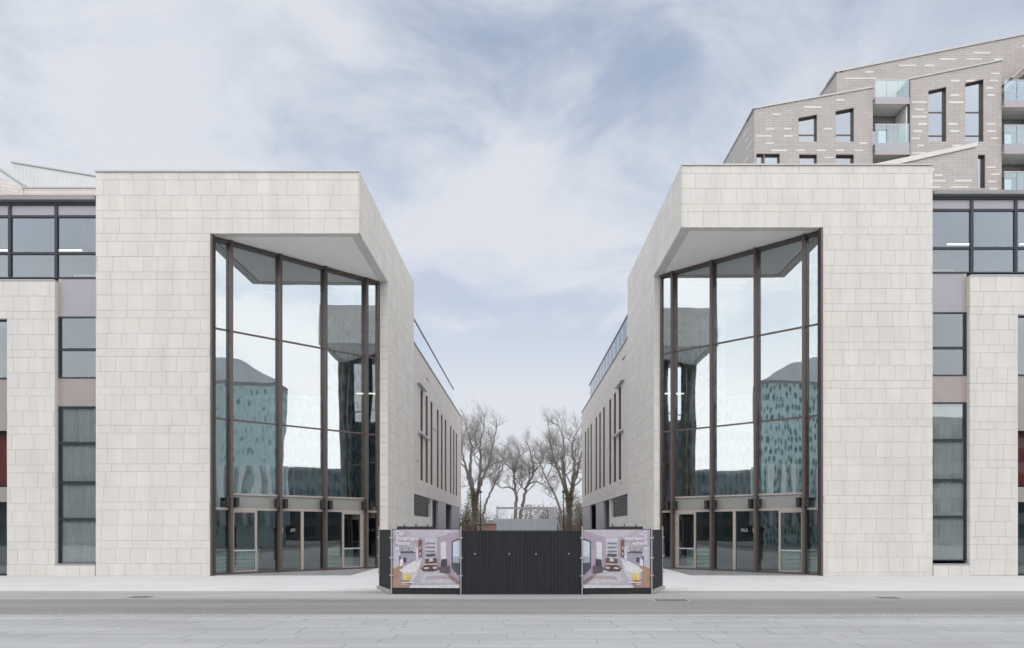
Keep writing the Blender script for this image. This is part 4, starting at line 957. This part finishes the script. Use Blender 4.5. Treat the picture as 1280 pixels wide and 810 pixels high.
# dark site barriers whose tops show over the printed panels
for s in (-1, 1):
    xx = s*4.2; T = thing('site_barrier', 'dark site barrier top showing just above the %s printed hoarding panel' % ('left' if s < 0 else 'right'), 'barrier', (xx, 31, 0))
    part('rail', M['black'], T, (xx-.75, 31, 1.9, xx+.75, 31.05, 2.13)); part('rail', M['black'], T, (xx-.75, 31, 1.1, xx+.75, 31.05, 1.2))
    for k in range(7): part('post', M['black'], T, (xx-.72+k*.235, 31.06, 0, xx-.68+k*.235, 31.1, 2.13+.1*((k*3) % 2)))

# ------------------------------------------------------------------ SITE CONTAINER WITH RAILING
Yc = 60.0
CT = thing('site_container', 'grey blue steel site container with a guard rail on its roof behind the gate', 'container', (X(658, Yc), Yc, 0))
cx0, cx1 = X(621, Yc), X(696, Yc); cz = Z(648.5, Yc)
mb = MB(); fr = Frame((cx0, Yc, 0), (1, 0, 0), (0, -1, 0))
ribbed(fr, 0, cx1-cx0, 0, cz, .22, .035).build('front_panel', M['ctn'], CT)
part('container_body', M['ctn'], CT, (cx0, Yc+.03, 0, cx1, Yc+2.4, cz-.01))
for k, xx in enumerate((621, 639.5, 674, 694.5)): part('corner_post', M['ctn'], CT, (X(xx, Yc), Yc-.08, 0, X(xx+1.7, Yc), Yc-.04, cz+.02))
rz = Z(634.5, Yc)
for yy in (Yc, Yc+2.3):
    part('handrail', M['greymetal'], CT, (cx0, yy, rz-.05, cx1, yy+.05, rz+.04)); 
for xx in (620.6, 672.5, 694.6): part('rail_post', M['ctn'], CT, (X(xx, Yc), Yc-.01, cz+.03, X(xx+1.6, Yc), Yc+.06, rz+.12))
for k in range(5): part('baluster', M['silver'], CT, (cx0+.3+k*.12, Yc+1.1, cz, cx0+.33+k*.12, Yc+1.13, rz-.05))
for k in range(3): part('baluster', M['silver'], CT, (cx1-.6+k*.2, Yc+.02, cz, cx1-.55+k*.2, Yc+.05, rz-.05))
part('screen_panel', M['ctn'], CT, (cx1-.5, Yc+1.2, cz, cx1-.1, Yc+1.24, rz-.08))
mb = MB(); mb.tube((cx1+.02, Yc, Z(649, Yc)), (X(701, Yc), Yc-.2, 1.6), .05, k=6); mb.build('brace', M['silver'], CT)
# low red brick building far behind, left
LB = thing('brick_shed', 'low red brick shed far behind the gate beside the left tree', 'shed', (X(611, 84), 84, 0))
f8 = Frame((0, 84, 0), (1, 0, 0), (0, -1, 0)); mb = MB(); mb.wall(f8, [(X(596, 84), 0), (X(596, 84), Z(655, 84)), (X(620, 84), Z(655, 84)), (X(620, 84), 0)], [], 0, -3); mb.build('wall', M['redbrick'], LB)
part('roof', M['fascia'], LB, (X(595, 84), 83.8, Z(655, 84), X(621, 84), 87, Z(653.6, 84)))

# ------------------------------------------------------------------ TREES
def limb(mb, pts_, r0, r1, k):
    n = len(pts_)-1
    rings = []
    for i, p in enumerate(pts_):
        d = (pts_[min(i+1, n)]-pts_[max(i-1, 0)])
        if d.length < 1e-6: d = Vector((0, 0, 1))
        d.normalize(); a = d.cross(Vector((.3, 1, .1))).normalized(); b_ = d.cross(a); r = r0+(r1-r0)*i/n
        j0 = len(mb.v)
        for j in range(k):
            t = 2*math.pi*j/k; mb.v.append(p+a*(r*math.cos(t))+b_*(r*math.sin(t)))
        rings.append(j0)
    for i in range(n):
        for j in range(k): mb.f.append((rings[i]+j, rings[i]+(j+1) % k, rings[i+1]+(j+1) % k, rings[i+1]+j))
def grow(mb, r, p, d, L, rad, lvl, maxl, up=.10, gn=.22):
    n = 4 if lvl < maxl else 3; pts_ = [p.copy()]; q = p.copy(); dd = d.copy()
    for i in range(n):
        dd = (dd+Vector((r.gauss(0, gn), r.gauss(0, gn), r.gauss(0, gn*.7)+up))).normalized(); q = q+dd*(L/n); pts_.append(q.copy())
    limb(mb, pts_, rad, rad*.4, 5 if lvl < 2 else 3)
    if lvl >= maxl: return
    nc = {0: 5, 1: 5, 2: 4, 3: 3}.get(lvl, 2)
    for c in range(nc):
        t = r.uniform(.25, 1); i = min(int(t*n), n-1); f_ = t*n-i; base = pts_[i].lerp(pts_[i+1], f_)
        ax = Vector((r.gauss(0, 1), r.gauss(0, 1), r.gauss(0, .5))); ax = (ax-dd*ax.dot(dd)).normalized()
        a = r.uniform(.35, .85); nd = (dd*math.cos(a)+ax*math.sin(a)).normalized()
        grow(mb, r, base, nd, L*r.uniform(.5, .75), rad*.5*(1-.4*t)+.001, lvl+1, maxl, up, gn)
def smooth_path(P, n=5):
    P = [P[0]]+P+[P[-1]]; o = []
    for i in range(1, len(P)-2):
        for k in range(n):
            t = k/n; a, b_, c, d = P[i-1], P[i], P[i+1], P[i+2]
            o.append(.5*((2*b_)+(c-a)*t+(2*a-5*b_+4*c-d)*t*t+(3*b_-a-3*c+d)*t**3))
    o.append(P[-2]); return o
def tree(label, Y, stems, seed, maxl=3, mirror=False, tw=1.0):
    """stems: (list of photo points + depth offset, base radius, n side limbs, limb length)"""
    r = random.Random(seed); mx_ = (lambda p: 1305-p) if mirror else (lambda p: p)
    b0 = stems[0][0][0]; T = thing('bare_tree', label, 'tree', (X(mx_(b0[0]), Y), Y, 0), 'bare winter trees beyond the gate')
    tk = MB(); cr_ = MB()
    for P, r0, r1, nl, ll_ in stems:
        pts_ = [Vector((X(mx_(q[0]), Y), Y+(q[2] if len(q) > 2 else 0), Z(q[1], Y))) for q in P]; sp = smooth_path(pts_)
        sp = [p+Vector((r.gauss(0, .05), r.gauss(0, .05), 0)) for p in sp]
        limb(tk, sp, r0, r1, 7); n = len(sp)-1
        for c in range(nl):
            t = r.uniform(.28, 1) ** .8; i = min(int(t*n), n-1); base = sp[i].lerp(sp[i+1], t*n-i); dd = (sp[i+1]-sp[i]).normalized()
            ax = Vector((r.gauss(0, 1), r.gauss(0, 1), 0)); ax = (ax-dd*ax.dot(dd)).normalized(); a = r.uniform(.4, 1.0)
            grow(cr_, r, base, (dd*math.cos(a)+ax*math.sin(a)).normalized(), ll_*(1.0-.45*t)*r.uniform(.7, 1.15), max(.028, (r0+(r1-r0)*t)*.42)*tw, 0, maxl+1)
        grow(cr_, r, sp[-1], (sp[-1]-sp[-3]).normalized(), ll_*.6, r1, 0, maxl+1)
    tk.build('trunk', M['bark'], T, smooth=True); cr_.build('crown', M['twig'], T)
    return T
for mir, lab in ((False, 'tall bare many-stemmed tree beside the left brick wing'), (True, 'tall bare many-stemmed tree beside the right brick wing')):
    tree(lab, 88, [
        ([(594, 663), (593, 640), (591, 618), (588.5, 600), (587.5, 580), (589, 560, 1), (586, 545, 1.5)], .36, .08, 9, 3.6),
        ([(594, 640), (596, 620), (600, 600, -1), (602, 580, -1.5), (601, 562, -2), (604, 545, -2)], .28, .07, 9, 3.6),
        ([(596, 618), (601, 605), (606, 590, 1), (612, 570, 2), (616, 552, 2.5), (617, 538, 3)], .20, .06, 7, 3.0),
        ([(591, 612), (586, 598, -1), (582, 580, -1.5), (579, 565, -1.5), (577, 550, -1)], .16, .05, 6, 2.8),
        ([(601, 590, -1), (609, 584), (616, 579, 1), (624, 577, 1)], .10, .04, 4, 2.2),
        ], 21 if not mir else 22, 3, mir)
    tree('slender bare tree leaning inward from the %s tall tree' % ('right' if mir else 'left'), 84, [
        ([(603, 663), (604, 648), (606, 635), (612, 617), (619, 603), (626, 588), (631, 578)], .17, .05, 7, 2.6),
        ([(622, 597), (617, 588, 1), (614, 578, 1)], .07, .03, 3, 1.7)], 31 if not mir else 32, 3, mir)
tree('middle bare tree with an upright trunk, left of the two over the container', 92, [
    ([(644.5, 663), (644, 645), (645, 625), (643, 605), (642, 590), (641.5, 576)], .26, .08, 10, 2.7),
    ([(643, 612), (635, 608, 1), (627, 609, 1.5), (620, 604, 1.5)], .11, .04, 6, 2.2),
    ([(642, 588), (635, 583, -1), (629, 575, -1)], .09, .04, 4, 2.2), ([(644, 590), (647, 576, .5), (650, 563, 1)], .10, .04, 5, 2.2)], 41)
tree('middle bare tree with a curving trunk, right of the two over the container', 94, [
    ([(648, 663), (650, 645), (654, 628), (659, 607), (663, 600), (667, 590), (665, 574), (662, 560)], .25, .06, 11, 2.7),
    ([(660, 606), (669, 601, 1), (677, 604, 1.5), (684, 600, 1.5)], .10, .04, 6, 2.2), ([(668, 590), (675, 582, -1), (680, 574, -1)], .09, .04, 4, 2.2),
    ([(657, 601), (653, 594), (651, 585)], .06, .03, 3, 1.8)], 44)
# ivy and undergrowth round the trunks
def leafmass(name, label, cat, cx, cy, rx, ry, h, n, mt, seed, size, group, twigs=0, conic=.5):
    r = random.Random(seed); mb = MB(); T = thing(name, label, cat, (cx, cy, 0), group)
    clumps = [(r.uniform(-1, 1), r.uniform(-1, 1), r.random()) for _ in range(16)]
    for k in range(n):
        c = r.choice(clumps); z = min(1, max(0, c[2]+r.gauss(0, .16))); sh_ = 1-conic*z
        x = cx+rx*sh_*(c[0]*.75+r.gauss(0, .22)); y = cy+ry*sh_*(c[1]*.75+r.gauss(0, .22)); zz = h*z*r.uniform(.85, 1.05)
        a, b_ = r.uniform(0, 6.28), r.uniform(-1, 1); s_ = size*r.uniform(.6, 1.3)
        u = Vector((math.cos(a), math.sin(a), b_))*s_; v = Vector((-math.sin(a), math.cos(a), r.uniform(-1, 1)))*s_*.6
        p = Vector((x, y, max(.05, zz))); mb.face([p-u, p-v, p+u, p+v])
    mb.build('foliage', mt, T)
    tb = MB()
    for k in range(twigs):
        p = Vector((cx+rx*r.uniform(-.9, .9), cy+ry*r.uniform(-.9, .9), 0)); d = Vector((r.gauss(0, .25), r.gauss(0, .25), 1)).normalized()
        grow(tb, r, p, d, h*r.uniform(.35, .6), .035, 1, 3, .05, .25)
    if twigs: tb.build('stems', M['brush'], T)
for mir, s in ((False, 'left'), (True, 'right')):
    g = (lambda p: 1305-p) if mir else (lambda p: p)
    leafmass('ivy_clump', 'olive brown ivy clump wrapping the base of the %s tall tree' % s, 'bush', X(g(592), 87.5), 87.3, 2.7, 1.9, 6.4, 9000, M['ivy'], 7+mir, .06, 'ivy round the tall trees', 50, .65)
    leafmass('bush', 'low winter bush at the foot of the %s brick wing' % s, 'bush', X(g(579), 83), 82.8, 1.3, 1.1, 4.6, 3200, M['ivy'], 9+mir, .07, 'bushes at the brick wings', 6, .3)
    leafmass('bush', 'brown thicket under the %s leaning tree' % s, 'bush', X(g(607), 96), 96, 2.6, 1.8, 4.0, 3000, M['brush'], 12+mir, .08, 'thickets under the trees', 34, .2)
for k, (p, h, lab) in enumerate(((668, 5.4, 'reddish brown thicket right of the container rail'), (690, 5.0, 'brown thicket between the container and the right tree'), (640, 3.0, 'low brown thicket behind the container'), (622, 3.2, 'brown thicket between the left tree and the container'))):
    leafmass('bush', lab, 'bush', X(p, 112), 112, 3.0, 2, h, 3000, M['brush'], 50+k, .09, 'thickets under the trees', 50, .2)
# lamp posts
for g, lab in ((600.5, 'dark thin lamp post beside the left tall tree'), (704.5, 'dark thin lamp post beside the right tall tree')):
    Y = 76; x = X(g, Y); T = thing('lamp_post', lab, 'lamp post', (x, Y, 0)); mb = MB(); mb.tube((x, Y, 0), (x, Y, Z(616, Y)), .06, .04, 8); mb.build('pole', M['black'], T)
    mb = MB(); mb.tube((x, Y, Z(616, Y)), (x, Y, Z(615, Y)), .18, .2, 8); mb.tube((x, Y, Z(615, Y)), (x, Y, Z(613, Y)), .2, .05, 8); mb.build('lamp_head', M['black'], T)
# far wood
r = random.Random(77); mb = MB()
for k in range(500):
    x = r.uniform(-120, 120); y = r.uniform(170, 200); h = r.uniform(3, 7)
    grow(mb, r, Vector((x, y, 0)), Vector((r.gauss(0, .15), 0, 1)).normalized(), h*.8, .10, 2, 3, .05, .2)
mb.build('far_wood', M['brush'], label='brown winter wood on the far side of the park', kind='stuff')

# ------------------------------------------------------------------ THE STREET around, seen mirrored in the glass
def block(name, label, x0, x1, y0, y1, h, wallm, rows_, cols, faces, group, fins=False, curved=False):
    T = thing(name, label, 'building', ((x0+x1)/2, (y0+y1)/2, 0), group)
    part('wall', wallm, T, (x0, y0, 0, x1, y1, h))
    part('roof', M['fascia'], T, (x0, y0, h+.001, x1, y1, h+.4))
    wi = MB(); fn = MB()
    for face in faces:
        if face in 'NS': yy = y1 if face == 'N' else y0; f = Frame((x0, yy, 0), (1, 0, 0), (0, 1 if face == 'N' else -1, 0)); L = x1-x0
        else: xx = x1 if face == 'E' else x0; f = Frame((xx, y0, 0), (0, 1, 0), (1 if face == 'E' else -1, 0, 0)); L = y1-y0
        nc = max(1, int(L/cols)); fh = h/max(1, rows_)
        for i in range(rows_):
            for j in range(nc):
                u = L*(j+.5)/nc; wi.fbox(f, u-L/nc*.32, u+L/nc*.32, i*fh+.9, (i+1)*fh-.5, .02, -.1)
        if fins:
            u = .4
            while u < L-.2: fn.fbox(f, u, u+.55, 2.5, h*.5, .03, .7); u += 1.35
    wi.build('windows', M['envglass'], T, kind='stuff') if wi.v else None
    if fins: fn.build('fins', M['envfin'], T, kind='stuff')
    if curved:
        cv = MB(); n = 14; xa, xb = (x0, x1)
        pr = [((y1-y0)*k/n, h+.4+3.0*math.sin(math.pi*k/n)) for k in range(n+1)]
        fcv = Frame(((xa), y0, 0), (0, 1, 0), (-1, 0, 0)); cv.prism(fcv, [(0, h+.4)]+pr[1:-1]+[(y1-y0, h+.4)], 0, -(xb-xa)); cv.build('curved_roof', M['shed'], T)
for s in (-1, 1):
    nm = 'left' if s < 0 else 'right'
    a, b_ = sorted((s*46, s*50)); block('street_building', 'teal patterned building with white fins and curved roof across the street on the %s' % nm, a, b_, 3, 18.0, 19.5, M['envpat'], 0, 1.1, 'N'+('W' if s > 0 else 'E'), 'buildings across the street', True, True)
    a, b_ = sorted((s*92, s*150)); block('street_building', 'dark brick terrace far along the street on the %s' % nm, a, b_, 4, 34, 12.5, M['envdark'], 4, 3.5, 'N'+('W' if s > 0 else 'E'), 'buildings across the street')
block('street_building', 'long dark brick block behind the photographer', -110, 34, -52, -38, 20, M['envdark'], 6, 4.0, 'N', 'buildings across the street')
block('street_building', 'lower grey block behind the photographer to the right', 38, 110, -52, -38, 17, M['envwall'], 5, 4.0, 'N', 'buildings across the street')

# small reversed sign print on the centre door glass of each pavilion
for fr, ts, T, s in ((frL, tsL, TL, -1), (frR, tsR, TR, 1)):
    a = ts[1]+.075; mb = MB(); mb.fbox(fr, a+.01, a+.14, 1.86, 2.10, .006, .008); mb.build('sign_block', M['yellow'], T)
    text_mesh('lettering', 'MILK' if s > 0 else 'MIL', .22, fr, a+.76, 1.90, .009, M['dimink'], T, s < 0 or True, wid=.8)
